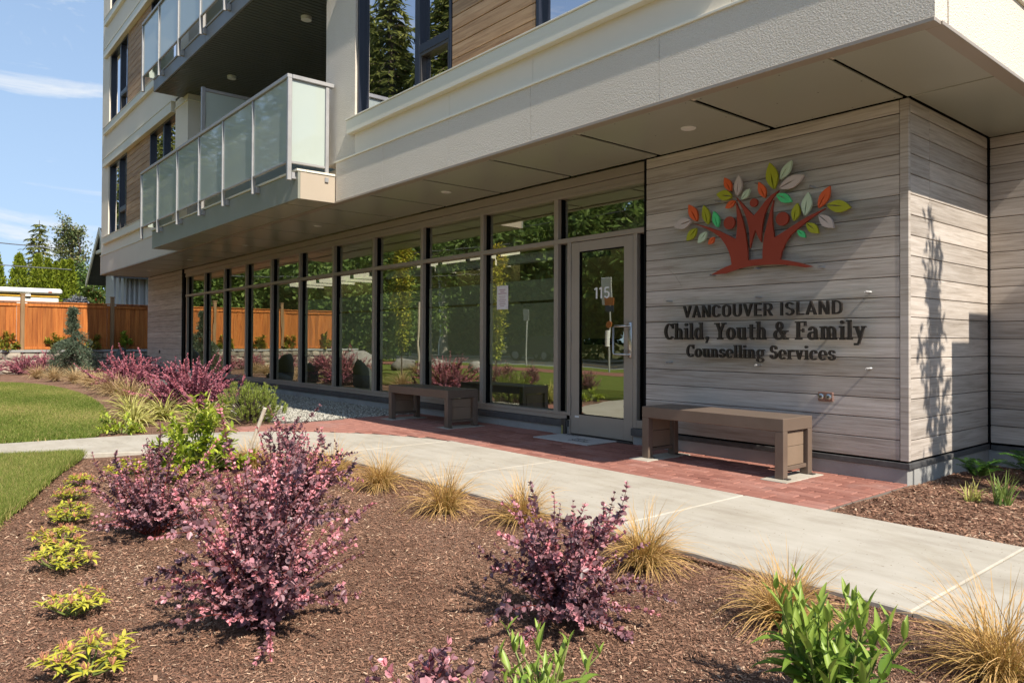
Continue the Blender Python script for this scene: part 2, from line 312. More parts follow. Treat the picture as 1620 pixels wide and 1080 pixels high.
# ------------------------------------------------------------------ mesh helpers
class MB:
    def __init__(s): s.v = []; s.f = []; s.m = []
    def quad(s, a, b, c, d, mi=0):
        k = len(s.v); s.v += [tuple(a), tuple(b), tuple(c), tuple(d)]; s.f.append((k, k+1, k+2, k+3)); s.m.append(mi); return s
    def box(s, x0, x1, y0, y1, z0, z1, c=0.0, mi=0):
        lo = (min(x0, x1), min(y0, y1), min(z0, z1)); hi = (max(x0, x1), max(y0, y1), max(z0, z1))
        k = len(s.v)
        if c <= 0:
            for z in (lo[2], hi[2]):
                s.v += [(lo[0], lo[1], z), (hi[0], lo[1], z), (hi[0], hi[1], z), (lo[0], hi[1], z)]
            for f in ((3, 2, 1, 0), (4, 5, 6, 7), (0, 1, 5, 4), (1, 2, 6, 5), (2, 3, 7, 6), (3, 0, 4, 7)):
                s.f.append(tuple(k+i for i in f)); s.m.append(mi)
            return s
        c = min(c, *(0.45*(h-l) for h, l in zip(hi, lo)))
        idx = {}
        for sx in (0, 1):
            for sy in (0, 1):
                for sz in (0, 1):
                    sg = (sx, sy, sz)
                    for a in range(3):
                        p = [0, 0, 0]
                        for b in range(3):
                            e = hi[b] if sg[b] else lo[b]
                            p[b] = e if a == b else (e - c if sg[b] else e + c)
                        idx[sg, a] = len(s.v); s.v.append(tuple(p))
        ctr = np.array([(l+h)/2 for l, h in zip(lo, hi)])
        def add(f):
            P = [np.array(s.v[i]) for i in f]; n = np.cross(P[1]-P[0], P[2]-P[0])
            if n @ (sum(P)/len(P) - ctr) < 0: f = f[::-1]
            s.f.append(tuple(f)); s.m.append(mi)
        for a in range(3):
            b, d = [q for q in range(3) if q != a]
            for e in (0, 1):
                q = []
                for u, w2 in ((0, 0), (1, 0), (1, 1), (0, 1)):
                    g = [0, 0, 0]; g[a] = e; g[b] = u; g[d] = w2; q.append(idx[tuple(g), a])
                add(q)
            for u in (0, 1):
                for w2 in (0, 1):
                    g0 = [0, 0, 0]; g0[b] = u; g0[d] = w2; g1 = list(g0); g1[a] = 1
                    add([idx[tuple(g0), b], idx[tuple(g1), b], idx[tuple(g1), d], idx[tuple(g0), d]])
        for sx in (0, 1):
            for sy in (0, 1):
                for sz in (0, 1):
                    add([idx[(sx, sy, sz), a] for a in range(3)])
        return s
    def tube(s, pts, rad, n=6, cap=True, mi=0):
        pts = [np.array(p, float) for p in pts]
        if not hasattr(rad, '__len__'): rad = [rad]*len(pts)
        k0 = len(s.v)
        for i, p in enumerate(pts):
            d = pts[min(i+1, len(pts)-1)] - pts[max(i-1, 0)]; d = d/(np.linalg.norm(d)+1e-9)
            a = np.cross(d, (0, 0, 1) if abs(d[2]) < .9 else (1, 0, 0)); a /= np.linalg.norm(a); b = np.cross(d, a)
            for j in range(n):
                t = 2*math.pi*j/n; s.v.append(tuple(p + rad[i]*(math.cos(t)*a + math.sin(t)*b)))
        for i in range(len(pts)-1):
            for j in range(n):
                a0 = k0+i*n+j; b0 = k0+i*n+(j+1) % n
                s.f.append((a0, a0+n, b0+n, b0)[::-1]); s.m.append(mi)
        if cap:
            s.f.append(tuple(k0+j for j in range(n))); s.m.append(mi)
            e = k0+(len(pts)-1)*n; s.f.append(tuple(e+n-1-j for j in range(n))); s.m.append(mi)
        return s
    def prism(s, poly, fn, d0, d1, mi=0):
        """polygon (u,v) extruded; fn(u,v,d) gives the point"""
        n = len(poly); k = len(s.v)
        s.v += [tuple(fn(u, v, d0)) for u, v in poly] + [tuple(fn(u, v, d1)) for u, v in poly]
        s.f.append(tuple(range(k, k+n))); s.f.append(tuple(range(k+2*n-1, k+n-1, -1))); s.m += [mi, mi]
        for i in range(n):
            j = (i+1) % n; s.f.append((k+i, k+n+i, k+n+j, k+j)); s.m.append(mi)
        return s
    def mesh(s, name, mats, smooth=False):
        me = bpy.data.meshes.new(name); me.from_pydata(s.v, [], s.f)
        for m in (mats if isinstance(mats, (list, tuple)) else [mats]): me.materials.append(m)
        if any(s.m): me.polygons.foreach_set('material_index', s.m)
        if smooth: me.polygons.foreach_set('use_smooth', [True]*len(s.f))
        me.update(); return me

def raw(name, V, F, mat, tint=None, smooth=False):
    """big mesh from arrays: V (n,3), F (m,k) all faces of k corners"""
    me = bpy.data.meshes.new(name); V = np.asarray(V, np.float32); F = np.asarray(F, np.int32); k = F.shape[1]
    me.vertices.add(len(V)); me.vertices.foreach_set('co', V.ravel())
    me.loops.add(F.size); me.loops.foreach_set('vertex_index', F.ravel())
    me.polygons.add(len(F)); me.polygons.foreach_set('loop_start', np.arange(0, F.size, k, dtype=np.int32))
    me.polygons.foreach_set('loop_total', np.full(len(F), k, np.int32))
    if smooth: me.polygons.foreach_set('use_smooth', np.ones(len(F), bool))
    me.materials.append(mat); me.update(calc_edges=True)
    if tint is not None:
        a = me.attributes.new('tint', 'FLOAT', 'POINT'); a.data.foreach_set('value', np.asarray(tint, np.float32))
    return me

WP = {}     # world position of every object made here
def obj(name, me, parent=None, pos=(0, 0, 0), rot=None, scale=None, **props):
    o = bpy.data.objects.new(name, me); COL.objects.link(o)
    p = Vector(pos); WP[o] = p
    if parent: o.parent = parent; o.location = p - WP[parent]
    else: o.location = p
    if rot: o.rotation_euler = rot
    if scale: o.scale = (scale,)*3 if not hasattr(scale, '__len__') else scale
    for k, v in props.items():
        if v is not None: o[k] = v
    return o
def part(name, mb, mat, parent, smooth=False, **props):
    return obj(name, mb.mesh(name, mat, smooth), parent, **props)
def thing(name, label, cat, loc=(0, 0, 0), group=None):
    return obj(name, None, None, loc, label=label, category=cat, group=group)
def single(name, me, label, cat, group=None, pos=(0, 0, 0), rot=None, scale=None):
    return obj(name, me, None, pos, rot, scale, label=label, category=cat, group=group)
def struct(name, me, pos=(0, 0, 0)):
    return obj(name, me, None, pos, kind='structure')
def copytree(o, pos, rz=0, scale=1, label=None, group=None):
    c = o.copy(); COL.objects.link(c); c.location = pos; WP[c] = Vector(pos); c.rotation_euler = (0, 0, rz); c.scale = (scale,)*3
    if label: c['label'] = label
    if group: c['group'] = group
    for ch in list(o.children):
        d = ch.copy(); COL.objects.link(d); d.parent = c
        for g in list(ch.children):
            e = g.copy(); COL.objects.link(e); e.parent = d
    return c

# ------------------------------------------------------------------ ground
def sheet(name, poly, z, mat, skirt=.06):
    mb = MB(); n = len(poly)
    mb.v = [(x, y, z) for x, y in poly] + [(x, y, z-skirt) for x, y in poly]
    mb.f = [tuple(range(n))] + [(i, n+i, n+(i+1) % n, (i+1) % n) for i in range(n)]; mb.m = [0]*(n+1)
    area = sum(poly[i][0]*poly[(i+1) % n][1]-poly[(i+1) % n][0]*poly[i][1] for i in range(n))
    if area < 0: mb.f[0] = mb.f[0][::-1]
    else: mb.f[1:] = [f for f in mb.f[1:]]
    return mb.mesh(name, mat)
def smoothpoly(pts, n=6):
    P = [np.array(p, float) for p in pts]; out_ = []
    for i in range(len(P)-1):
        p0 = P[max(i-1, 0)]; p1 = P[i]; p2 = P[i+1]; p3 = P[min(i+2, len(P)-1)]
        for k in range(n):
            t = k/n
            out_.append(tuple(.5*((2*p1)+(-p0+p2)*t+(2*p0-5*p1+4*p2-p3)*t*t+(-p0+3*p1-3*p2+p3)*t**3)))
    return out_ + [tuple(P[-1])]

g = MB(); g.quad((-600, -600, -.12), (600, -600, -.12), (600, 600, -.12), (-600, 600, -.12))
struct('ground', g.mesh('ground', EARTH))
# planting beds: gently uneven mulch
BEDH = []
def bedgrid(x0, x1, y0, y1, step, amp, z):
    xs = np.arange(x0, x1+1e-6, step); ys = np.arange(y0, y1+1e-6, step); X, Y = np.meshgrid(xs, ys, indexing='ij')
    rs = np.random.RandomState(3); Z = np.zeros_like(X)
    for k in range(26):
        a = rs.uniform(0, 6.28); fr = rs.uniform(2, 16); Z += np.sin(X*math.cos(a)*fr+Y*math.sin(a)*fr+rs.uniform(0, 6.28))/fr**.7
    Z = Z/np.abs(Z).max()*amp + z
    BEDH.append((x0, y0, step, Z))
    V = np.stack([X, Y, Z], -1).reshape(-1, 3); ny = len(ys)
    I = (np.arange(len(xs)-1)[:, None]*ny + np.arange(ny-1)[None]).ravel()
    return V, np.stack([I, I+ny, I+ny+1, I+1], -1)
V, F = bedgrid(-8.2, 4, -2.2, 3.09, .045, .02, -.034)
struct('mulch_bed', raw('mulch_bed', V, F, MULCH, smooth=True))
V, F = bedgrid(-2.31, 4, 4.5, 7.6, .06, .02, -.026)
struct('mulch_bed', raw('mulch_bed', V, F, MULCH, smooth=True))
V, F = bedgrid(-27.2, -8.7, -1.2, 5.9, .1, .025, -.035)
struct('mulch_bed', raw('mulch_bed', V, F, MULCH, smooth=True))

# concrete walk: straight slabs, then a bend towards the street
walk = obj('concrete_walk', None, None, (0, 0, 0), kind='structure')
def slab(poly, z=.002):
    mb = MB(); n = len(poly); c = .008
    ctr = np.mean(poly, 0); ins = []
    for x, y in poly:
        d = ctr - (x, y); d = d/np.linalg.norm(d); ins.append((x+d[0]*c*1.3, y+d[1]*c*1.3))
    mb.v = [(x, y, z) for x, y in ins] + [(x, y, z-.006) for x, y in poly] + [(x, y, z-.11) for x, y in poly]
    area = sum(poly[i][0]*poly[(i+1) % n][1]-poly[(i+1) % n][0]*poly[i][1] for i in range(n))
    mb.f = [tuple(range(n)) if area > 0 else tuple(range(n))[::-1]]
    for k in (0, n):
        for i in range(n):
            j = (i+1) % n; f = (k+i, k+n+i, k+n+j, k+j); mb.f.append(f if area > 0 else f[::-1])
    mb.m = [0]*len(mb.f)
    part('concrete_slab', mb, CONC, walk)
jx = [-6.35, -4.72, -2.86, -1.21, .45, 2.1, 3.8, 5.5]
for a, b in zip(jx[:-1], jx[1:]):
    slab([(a+.003, 3.08), (b-.003, 3.08), (b-.003, 4.50), (a+.003, 4.50)])
inner = smoothpoly([(-6.362, 3.09), (-6.7, 3.0), (-7.05, 2.62), (-7.25, 2.3)], 4)
outer = smoothpoly([(-6.362, 4.46), (-6.62, 4.41), (-7.28, 4.17), (-7.92, 3.72), (-8.29, 3.34), (-8.5, 2.95), (-8.62, 2.6)], 4)
slab(outer + inner[::-1])
inner2 = smoothpoly([(-7.257, 2.285), (-7.59, 1.67), (-7.96, .73), (-8.15, .1)], 4)
outer2 = smoothpoly([(-8.628, 2.585), (-8.85, 2.1), (-8.95, 1.36), (-8.97, .81), (-9.1, -.1)], 4)
slab(outer2 + inner2[::-1])
slab([(-9.102, -.115), (-8.155, .085), (-8.3, -1.6), (-9.5, -1.9)]); slab([(-9.51, -1.915), (-8.31, -1.615), (-8.5, -3.4), (-9.9, -3.5)])
slab([(-9.91, -3.515), (-8.51, -3.415), (-8.6, -4.99), (-10.6, -4.99)])

# brick patio
patio = obj('brick_patio', None, None, (0, 0, 0), kind='structure')
mbb = MB().box(-9.1, -2.31, 4.0, 5.86, -.1, -.012); part('bedding_sand', mbb, MORTAR, patio, kind='stuff')
def outer_y(x):
    pts = outer + outer2
    if x > -6.362: return 4.50
    best = 9
    for (ax, ay), (bx, by) in zip(pts[:-1], pts[1:]):
        if min(ax, bx) <= x <= max(ax, bx): best = ay + (by-ay)*(x-ax)/(bx-ax+1e-9); break
    return best
bricks = []
def addbrick(x0, x1, y0, y1): bricks.append((x0, x1, y0, y1))
x = -2.315
# soldier course along the straight walk and round the bend
while x > -6.36:
    addbrick(x-.2025, x, 4.512, 4.610); x -= .21
row = 0; y = 4.617
pads = [(-4.42, -4.20, 5.09, 5.72), (-3.13, -2.90, 5.13, 5.70), (-8.74, -8.46, 5.02, 5.6), (-7.46, -7.2, 5.05, 5.62)]
while y < 5.80:
    x = -2.315 - (.1 if row % 2 else 0)
    if row % 2: addbrick(-2.41, -2.315, y, y+.098)
    while x > -9.02:
        x0 = max(x-.202, -9.05)
        addbrick(x0, x, y, min(y+.0955, 5.845))
        x -= .21
    y += .1035; row += 1
y = 4.508
while y > 2.9:       # the wedge inside the bend
    x = -6.42
    while x > -9.05:
        if y < 4.52 and outer_y(x-.1) + .05 < y and x-.205 > -9.06 : addbrick(x-.205, x, y, y+.098)
        x -= .21
    y -= .1035
bricks.sort(key=lambda b: ((b[0]+b[1])/2)**2 + ((b[2]+b[3])/2)**2)
bm_cache = {}
rest = MB()
for i, (x0, x1, y0, y1) in enumerate(bricks):
    dz = random.uniform(-.0025, .0025)
    if i < 300:
        k = (round(x1-x0, 3), round(y1-y0, 3))
        if k not in bm_cache: bm_cache[k] = MB().box(-k[0]/2, k[0]/2, -k[1]/2, k[1]/2, -.05, 0, .005).mesh('brick', BRICK)
        obj('brick', bm_cache[k], patio, ((x0+x1)/2, (y0+y1)/2, dz), (random.uniform(-.006, .006), random.uniform(-.006, .006), random.uniform(-.008, .008)))
    else: rest.box(x0, x1, y0, y1, -.05, dz, .005)
if rest.v: part('bricks', rest, BRICK, patio, kind='stuff')
for a, b, c, d in pads:
    part('concrete_pad', MB().box(a+.003, b-.003, c+.003, d-.003, -.05, .003, .004), CONC, patio)

# gravel drip strip
gp = [(-9.12, 5.86), (-24.2, 5.86), (-24.2, 4.9), (-18, 4.6), (-13, 4.1), (-10.6, 3.75), (-9.4, 3.82), (-9.06, 4.0)]
struct('gravel_strip', sheet('gravel_strip', gp, -.012, GRAVEL))
# lawns
lawnA = smoothpoly([(-8.3, 1.2), (-7.75, 1.33), (-6.83, 1.02), (-6.31, .84), (-5.57, .61), (-5.2, .48), (-4.2, .2), (-3, -.12), (-1.5, -.5), (0, -.9), (2, -1.4)], 4) + [(2, -4.98), (-8.59, -4.98), (-8.5, -3.4), (-8.3, -1.6), (-8.14, .09), (-7.94, .74)]
lawnA = [p for p in lawnA if not (p[0] < -7.75 and p[1] > .9)]
lawnB = smoothpoly([(-8.98, 1.0), (-9.0, 1.62), (-9.95, 1.92), (-11.59, 2.28), (-14.5, 2.62), (-17.5, 2.68), (-20.1, 2.35), (-21.5, 1.4), (-22, 0), (-22.4, -2.2)], 5) + [(-23, -4.98), (-10.62, -4.98), (-9.92, -3.5), (-9.52, -1.9), (-9.12, -.1), (-8.99, .8)]
struct('lawn', sheet('lawn', lawnA, -.004, LAWN)); struct('lawn', sheet('lawn', lawnB, -.004, LAWN))
lawnC = [(-60, -4.98), (-23.2, -4.98), (-22.6, -2.4), (-24, -1.9), (-27.6, -2.3), (-60, -2.3)]
struct('lawn', sheet('lawn', lawnC, -.03, LAWN))
struct('verge', sheet('verge', [(-90, -9.6), (30, -9.6), (30, -6.9), (-90, -6.9)], -.02, LAWN))
PATHB = groundmat('brick_path', [(.36, (.20, .09, .065)), (.5, (.28, .13, .095)), (.64, (.34, .18, .14))], 6, 40, .004)
struct('brick_pavement', sheet('brick_pavement', [(-90, -6.89), (30, -6.89), (30, -5.0), (-90, -5.0)], .0, PATHB))
struct('kerb', MB().box(-90, 30, -9.8, -9.61, -.2, .0, .02).mesh('kerb', CONCBASE))
struct('road', sheet('road', [(-200, -17.5), (60, -17.5), (60, -9.81), (-200, -9.81)], -.10, ASPH, .01))
struct('far_pavement', sheet('far_pavement', [(-200, -19.4), (60, -19.4), (60, -17.6), (-200, -17.6)], .0, CONC))
mk = MB()
for k in range(40):
    mk.quad((-150+k*5, -13.55, -.095), (-147.5+k*5, -13.55, -.095), (-147.5+k*5, -13.43, -.095), (-150+k*5, -13.43, -.095))
obj('road_markings', mk.mesh('road_markings', YELLOWP), None, kind='structure')
mk = MB(); mk.quad((-150, -10.6, -.095), (60, -10.6, -.095), (60, -10.5, -.095), (-150, -10.5, -.095)); mk.quad((-150, -16.9, -.095), (60, -16.9, -.095), (60, -16.8, -.095), (-150, -16.8, -.095))
obj('road_markings', mk.mesh('road_markings', WHITEP), None, kind='structure')
struct('raised_yard', sheet('raised_yard', [(-70, -2.4), (-27.42, -2.4), (-27.42, 40), (-70, 40)], .66, EARTH, .8))

# ------------------------------------------------------------------ scattered ground stuff
def inpoly(X, Y, poly):
    r = np.zeros(len(X), bool); n = len(poly)
    for i in range(n):
        x1, y1 = poly[i]; x2, y2 = poly[(i+1) % n]
        c = ((y1 > Y) != (y2 > Y)) & (X < (x2-x1)*(Y-y1)/(y2-y1+1e-12)+x1); r ^= c
    return r
def inview(X, Y, m=1.15):
    d = -X*math.sin(yaw) + Y*math.cos(yaw); l = X*math.cos(yaw)+Y*math.sin(yaw)
    return (d > .3) & (np.abs(l) < d*.6966*m + .25) & (CAMZ/np.maximum(d, .01) < .62)
RS = np.random.RandomState(11)
nearbed = [(4, -2.1)] + [(2, -1.42), (0, -.92), (-1.5, -.52), (-3, -.14), (-4.2, .18), (-5.2, .46), (-5.57, .59), (-6.31, .82), (-6.83, 1.0), (-7.55, 1.32), (-7.3, 2.2), (-7.05, 2.6), (-6.7, 2.97), (-6.3, 3.06), (4, 3.06)]
def chips(n, xr, yr, poly, bed, lo, hi, bias=0):
    X = RS.uniform(*xr, n); Y = RS.uniform(*yr, n); k = inview(X, Y) & inpoly(X, Y, poly)
    d = np.hypot(X, Y); k &= RS.uniform(0, 1, n) < np.minimum(1, (3.0/d)**1.5)
    X = X[k]; Y = Y[k]; n = len(X); d = d[k]
    a = RS.uniform(0, math.pi*2, n); ln = (lo+(hi-lo)*RS.beta(1.2, 3.2, n)*1.6)*(1+d*.08); wd = ln*RS.uniform(.12, .4, n)
    pt = RS.normal(0, .28, n); rl = RS.normal(0, .5, n)
    dx = np.stack([np.cos(a)*np.cos(pt), np.sin(a)*np.cos(pt), np.sin(pt)], -1)
    dy = np.stack([-np.sin(a)*np.cos(rl), np.cos(a)*np.cos(rl), np.sin(rl)], -1)
    x0_, y0_, st_, Zg = BEDH[bed]; fi = np.clip((X-x0_)/st_, 0, Zg.shape[0]-1.01); fj = np.clip((Y-y0_)/st_, 0, Zg.shape[1]-1.01); i_ = fi.astype(int); j_ = fj.astype(int)
    a_, b_ = fi-i_, fj-j_; zg = Zg[i_, j_]*(1-a_)*(1-b_)+Zg[i_+1, j_]*a_*(1-b_)+Zg[i_, j_+1]*(1-a_)*b_+Zg[i_+1, j_+1]*a_*b_
    c = np.stack([X, Y, zg + RS.uniform(-.002, .010, n)], -1)
    h = ln[:, None]*dx/2; q = wd[:, None]*dy/2
    V = np.stack([c-h-q*.6, c+h-q, c+h*.9+q*.7, c-h*.95+q], 1).reshape(-1, 3)
    F = np.arange(4*n).reshape(n, 4)
    pat = np.sin(X*2.3+np.sin(Y*3.1)*1.4)*np.sin(Y*2.7+X*.9)*.13+np.sin(X*7.1+Y*5.3)*np.sin(Y*8.7-X*3)*.07
    t = np.clip(RS.beta(2, 2.2, n)+bias+pat, 0, 1); t[RS.uniform(0, 1, n) < .03] = 1
    return V, F, np.repeat(t, 4)
V, F, T = chips(1100000, (-7.7, 1.5), (-1.0, 3.06), nearbed, 0, .004, .0135)
obj('mulch_chips', raw('mulch_chips', V, F, CHIPM, T), None, kind='stuff')
V, F, T = chips(14000, (-7.7, 1.5), (-1.0, 3.06), nearbed, 0, .012, .032, .05)
obj('bark_splinters', raw('bark_splinters', V, F, CHIPM, T), None, kind='stuff')
V, F, T = chips(220000, (-2.29, 1), (4.52, 7.5), [(-2.29, 4.52), (1.5, 4.52), (1.5, 7.48), (-2.29, 7.48)], 1, .006, .024, -.03)
obj('mulch_chips', raw('mulch_chips', V, F, CHIPM, T), None, kind='stuff')

# bits of bark kicked on to the walk
BEDH.append((-9, 2, 1.0, np.full((16, 8), .0035)))
V1 = chips(260000, (-7, 1), (3.05, 3.13), [(-6.3, 3.05), (1, 3.05), (1, 3.13), (-6.3, 3.13)], 2, .004, .014, -.1)
V2 = chips(9000, (-7, 1), (3.1, 5.7), [(-6.3, 3.1), (1, 3.1), (1, 4.5), (-2.3, 4.6), (-2.3, 5.6), (-6.3, 5.6)], 2, .004, .012, -.15)
kk = RS.uniform(0, 1, len(V1[1])) < .05+.5*np.exp(-(V1[0].reshape(-1, 4, 3)[:, 0, 1]-3.08)/.012)
V = np.concatenate([V1[0].reshape(-1, 4, 3)[kk].reshape(-1, 3), V2[0]]); T = np.concatenate([V1[2].reshape(-1, 4)[kk].ravel(), V2[2]])
obj('bark_bits', raw('bark_bits', V, np.arange(len(V)).reshape(-1, 4), CHIPM, T), None, kind='stuff')
def grassblades(n, xr, yr, poly, h, wd, z=-.006, soft=None):
    X = RS.uniform(*xr, n); Y = RS.uniform(*yr, n); k = inpoly(X, Y, poly) & inview(X, Y)
    X = X[k]; Y = Y[k]; n = len(X); d = np.hypot(X, Y); X = X+RS.normal(0, .018, n); Y = Y+RS.normal(0, .018, n)
    a = RS.uniform(0, 6.283, n); hh = h*RS.uniform(.5, 1.25, n); ww = wd*(1+d*.05)
    le = RS.normal(0, .45, (n, 2))*hh[:, None]
    c = np.stack([X, Y, np.full(n, z)], -1); s_ = np.stack([np.cos(a)*ww/2, np.sin(a)*ww/2, np.zeros(n)], -1)
    tip = c + np.stack([le[:, 0], le[:, 1], hh], -1)
    V = np.stack([c-s_, c+s_, tip], 1).reshape(-1, 3); F = np.arange(3*n).reshape(n, 3)
    pn = (np.sin(X*1.9+1)*np.sin(Y*3.1+X*.7)+np.sin(X*.8-Y*2.2+2))*.16
    t = np.clip(RS.beta(2, 2.6, n)+pn*.8+.05, 0, 1); t[RS.uniform(0, 1, n) < .05] = 1
    return raw('grass', V, F, GRASSL, np.repeat(t, 3))
obj('grass', grassblades(420000, (-8, -4.2), (-.5, 1.4), lawnA, .055, .004), None, kind='stuff')
obj('grass', grassblades(520000, (-21.5, -8.9), (.2, 2.8), lawnB, .045, .007), None, kind='stuff')

def pebbles(n, poly, z, r0, r1):
    xs = [p[0] for p in poly]; ys = [p[1] for p in poly]
    X = RS.uniform(max(min(xs), -15.5), max(xs), n); Y = RS.uniform(min(ys), max(ys), n); k = inpoly(X, Y, poly); X = X[k]; Y = Y[k]; n = len(X)
    r = RS.uniform(r0, r1, (n, 1, 1)); o = np.array([(1, 0, 0), (0, 1, 0), (-1, 0, 0), (0, -1, 0), (0, 0, .7), (0, 0, -.7)], float)[None]
    a = RS.uniform(0, 6.28, n); ca, sa = np.cos(a), np.sin(a)
    P = o*r*RS.uniform(.7, 1.3, (n, 6, 1)); P = np.stack([P[..., 0]*ca[:, None]-P[..., 1]*sa[:, None], P[..., 0]*sa[:, None]+P[..., 1]*ca[:, None], P[..., 2]], -1)
    V = P + np.stack([X, Y, z+RS.uniform(0, .006, n)], -1)[:, None]
    f = np.array([(0, 1, 4), (1, 2, 4), (2, 3, 4), (3, 0, 4), (1, 0, 5), (2, 1, 5), (3, 2, 5), (0, 3, 5)])
    F = (np.arange(n)[:, None, None]*6+f[None]).reshape(-1, 3)
    return raw('gravel', V.reshape(-1, 3), F, PEBM, np.repeat(RS.beta(2.2, 2, n), 6))
obj('gravel', pebbles(15000, gp, -.008, .010, .022), None, kind='stuff')

# ------------------------------------------------------------------ the building
B = thing('apartment_building', 'cream and wood clad apartment building over a glazed shopfront', 'building', (-12, 5.84, 0))
# --- siding planks: pitch 0.1543, groove 5 mm
PITCH = .1543; Z0 = 2.791
rows = [(2.796, 2.893)] + [(Z0-PITCH*(i+1)+.0022, Z0-PITCH*i-.0022) for i in range(17)]
plank_cache = {}
def plank(cx, cy, cz, lx, ly, lz, mat=SIDING, parent=None, c=.004, name='plank', rot=None):
    k = (round(lx, 3), round(ly, 3), round(lz, 3), mat.name, c)
    if k not in plank_cache: plank_cache[k] = MB().box(-lx/2, lx/2, -ly/2, ly/2, -lz/2, lz/2, c).mesh(name, mat)
    return obj(name, plank_cache[k], parent or B, (cx, cy, cz), rot)
for z0, z1 in rows:
    zc, h = (z0+z1)/2, z1-z0
    plank((-4.81-2.366)/2, 5.81, zc, 2.444, .02, h)                   # sign wall
    plank(-2.31, (5.835+6.19)/2, zc, .02, .355, h)                      # its return, in two lengths
    plank(-2.31, (6.196+7.485)/2, zc, .02, 1.289, h)
    plank((-2.285-1.66)/2, 7.51, zc, .625, .02, h)                   # recessed wall on the right
    plank((-23.93-20.55)/2, 5.81, zc, 3.38, .02, h)                  # pillar at the far end
part('corner_trim', MB().box(-2.363, -2.297, 5.797, 5.832, .168, 2.894, .004), SIDING, B)
part('corner_trim', MB().box(-2.305, -2.287, 7.487, 7.505, .16, 2.894), BLACK, B)
part('corner_trim', MB().box(-4.838, -4.812, 5.80, 5.93, .1, 2.9), BLACK, B)
part('corner_trim', MB().box(-20.548, -20.42, 5.83, 5.95, .1, 2.9), BLACK, B)
for q in ((-4.835, -2.32, 5.822, 7.6), (-2.6, -1.67, 7.522, 9), (-23.92, -20.552, 5.822, 7.4)):
    part('wall_backing', MB().box(*q, .02, 2.95), BLACK, B)
for q in ((-4.83, -2.29, 5.79, 5.82, .112, .155), (-2.318, -2.288, 5.8205, 7.5, .112, .155), (-2.28, -1.66, 7.488, 7.52, .105, .15), (-20.3, -5.95, 5.80, 5.86, .092, .165), (-5.01, -4.84, 5.80, 5.86, .092, .165), (-23.93, -20.55, 5.79, 5.82, .10, .155)):
    part('base_flashing', MB().box(*q, .003), FLASH, B)
xx = -2.312
for i, L_ in enumerate([1.02, 1.5]):
    part('foundation_block', MB().box(xx-L_+.003, xx, 5.805, 5.9, -.1, .112, .004), CONCBASE, B); xx -= L_
part('foundation_block', MB().box(-2.40, -2.300, 5.90, 7.52, -.1, .112, .004), CONCBASE, B)
part('foundation_block', MB().box(-2.30, -1.66, 7.5, 7.6, -.1, .105, .004), CONCBASE, B)
part('foundation_block', MB().box(-5.0, -4.84, 5.83, 5.95, -.1, .092, .004), CONCBASE, B)
xx = -5.955
while xx > -23.9:
    part('foundation_block', MB().box(max(xx-1.22, -23.93)+.003, xx, 5.825, 5.95, -.1, .092, .004), CONCBASE, B); xx -= 1.22

# --- shopfront glazing
YF, YG = 5.84, 5.925
MX = [-20.29, -18.852, -17.431, -16.048, -14.64, -13.268, -11.862, -10.457, -9.046, -7.619, -6.215]
H0, H1 = 2.69, 2.785      # head
T0, T1 = 2.170, 2.225     # transom
S0, S1 = .167, .248       # sill
part('head_panel', MB().box(-20.42, -4.84, 5.832, 5.95, 2.79, 2.894, .002), METALBR, B)
part('head_frame', MB().box(-20.35, -4.84, YF, 5.99, H0, H1, .004).box(-20.35, -4.84, YF-.006, YF+.02, H0-.004, H0+.03, .003), METALBR, B)
part('sill_frame', MB().box(-20.35, -5.93, YF, 5.99, S0, S1, .004).box(-20.35, -5.93, YF-.006, YF+.02, S1-.03, S1+.004, .003), METALBR, B)
part('transom', MB().box(-20.35, -4.84, YF+.001, 5.985, T0, T1, .004), METALBR, B)
for i, xm in enumerate(MX):
    z1 = H0
    part('mullion', MB().box(xm, xm+.068, YF+.003, 5.982, S1-.002, T0+.001, .003).box(xm, xm+.068, YF+.003, 5.982, T1-.001, z1+.001, .003), METALBR, B)
for i, xm in enumerate(MX):
    x1 = MX[i+1] if i+1 < len(MX) else -4.86
    for (za, zb) in ((S1, T0), (T1, H0)):
        if i == len(MX)-1 and za == S1:
            continue
        wdw = part('window', MB().box(xm+.068, xm+.08, YG-.03, YG+.03, za, zb), BLACK, B)
        part('glazing_bead', MB().box(x1-.012, x1, YG-.03, YG+.03, za, zb), BLACK, wdw)
        part('pane', MB().quad((xm+.08, YG, za), (x1-.012, YG, za), (x1-.012, YG, zb), (xm+.08, YG, zb)).box(xm+.08, x1-.012, YG+.001, YG+.012, za, za+.004, 0, 1), [GLASS, BLACK], wdw)
# film bands and blinds inside
for i in range(5, 10):
    a, b = MX[i]+.09, MX[i+1]-.02
    fb = part('window_film', MB().box(a, b, YG+.016, YG+.018, 1.545, 1.80), FILM, B)
    part('window_film', MB().box(a, b, YG+.016, YG+.018, .75, 1.515), FILM, B)
for i in (8, 9, 7):
    part('blind_cassette', MB().box(MX[i]+.12, MX[i+1]-.02, 6.02, 6.12, 2.03, 2.15, .01), WHITE, B)
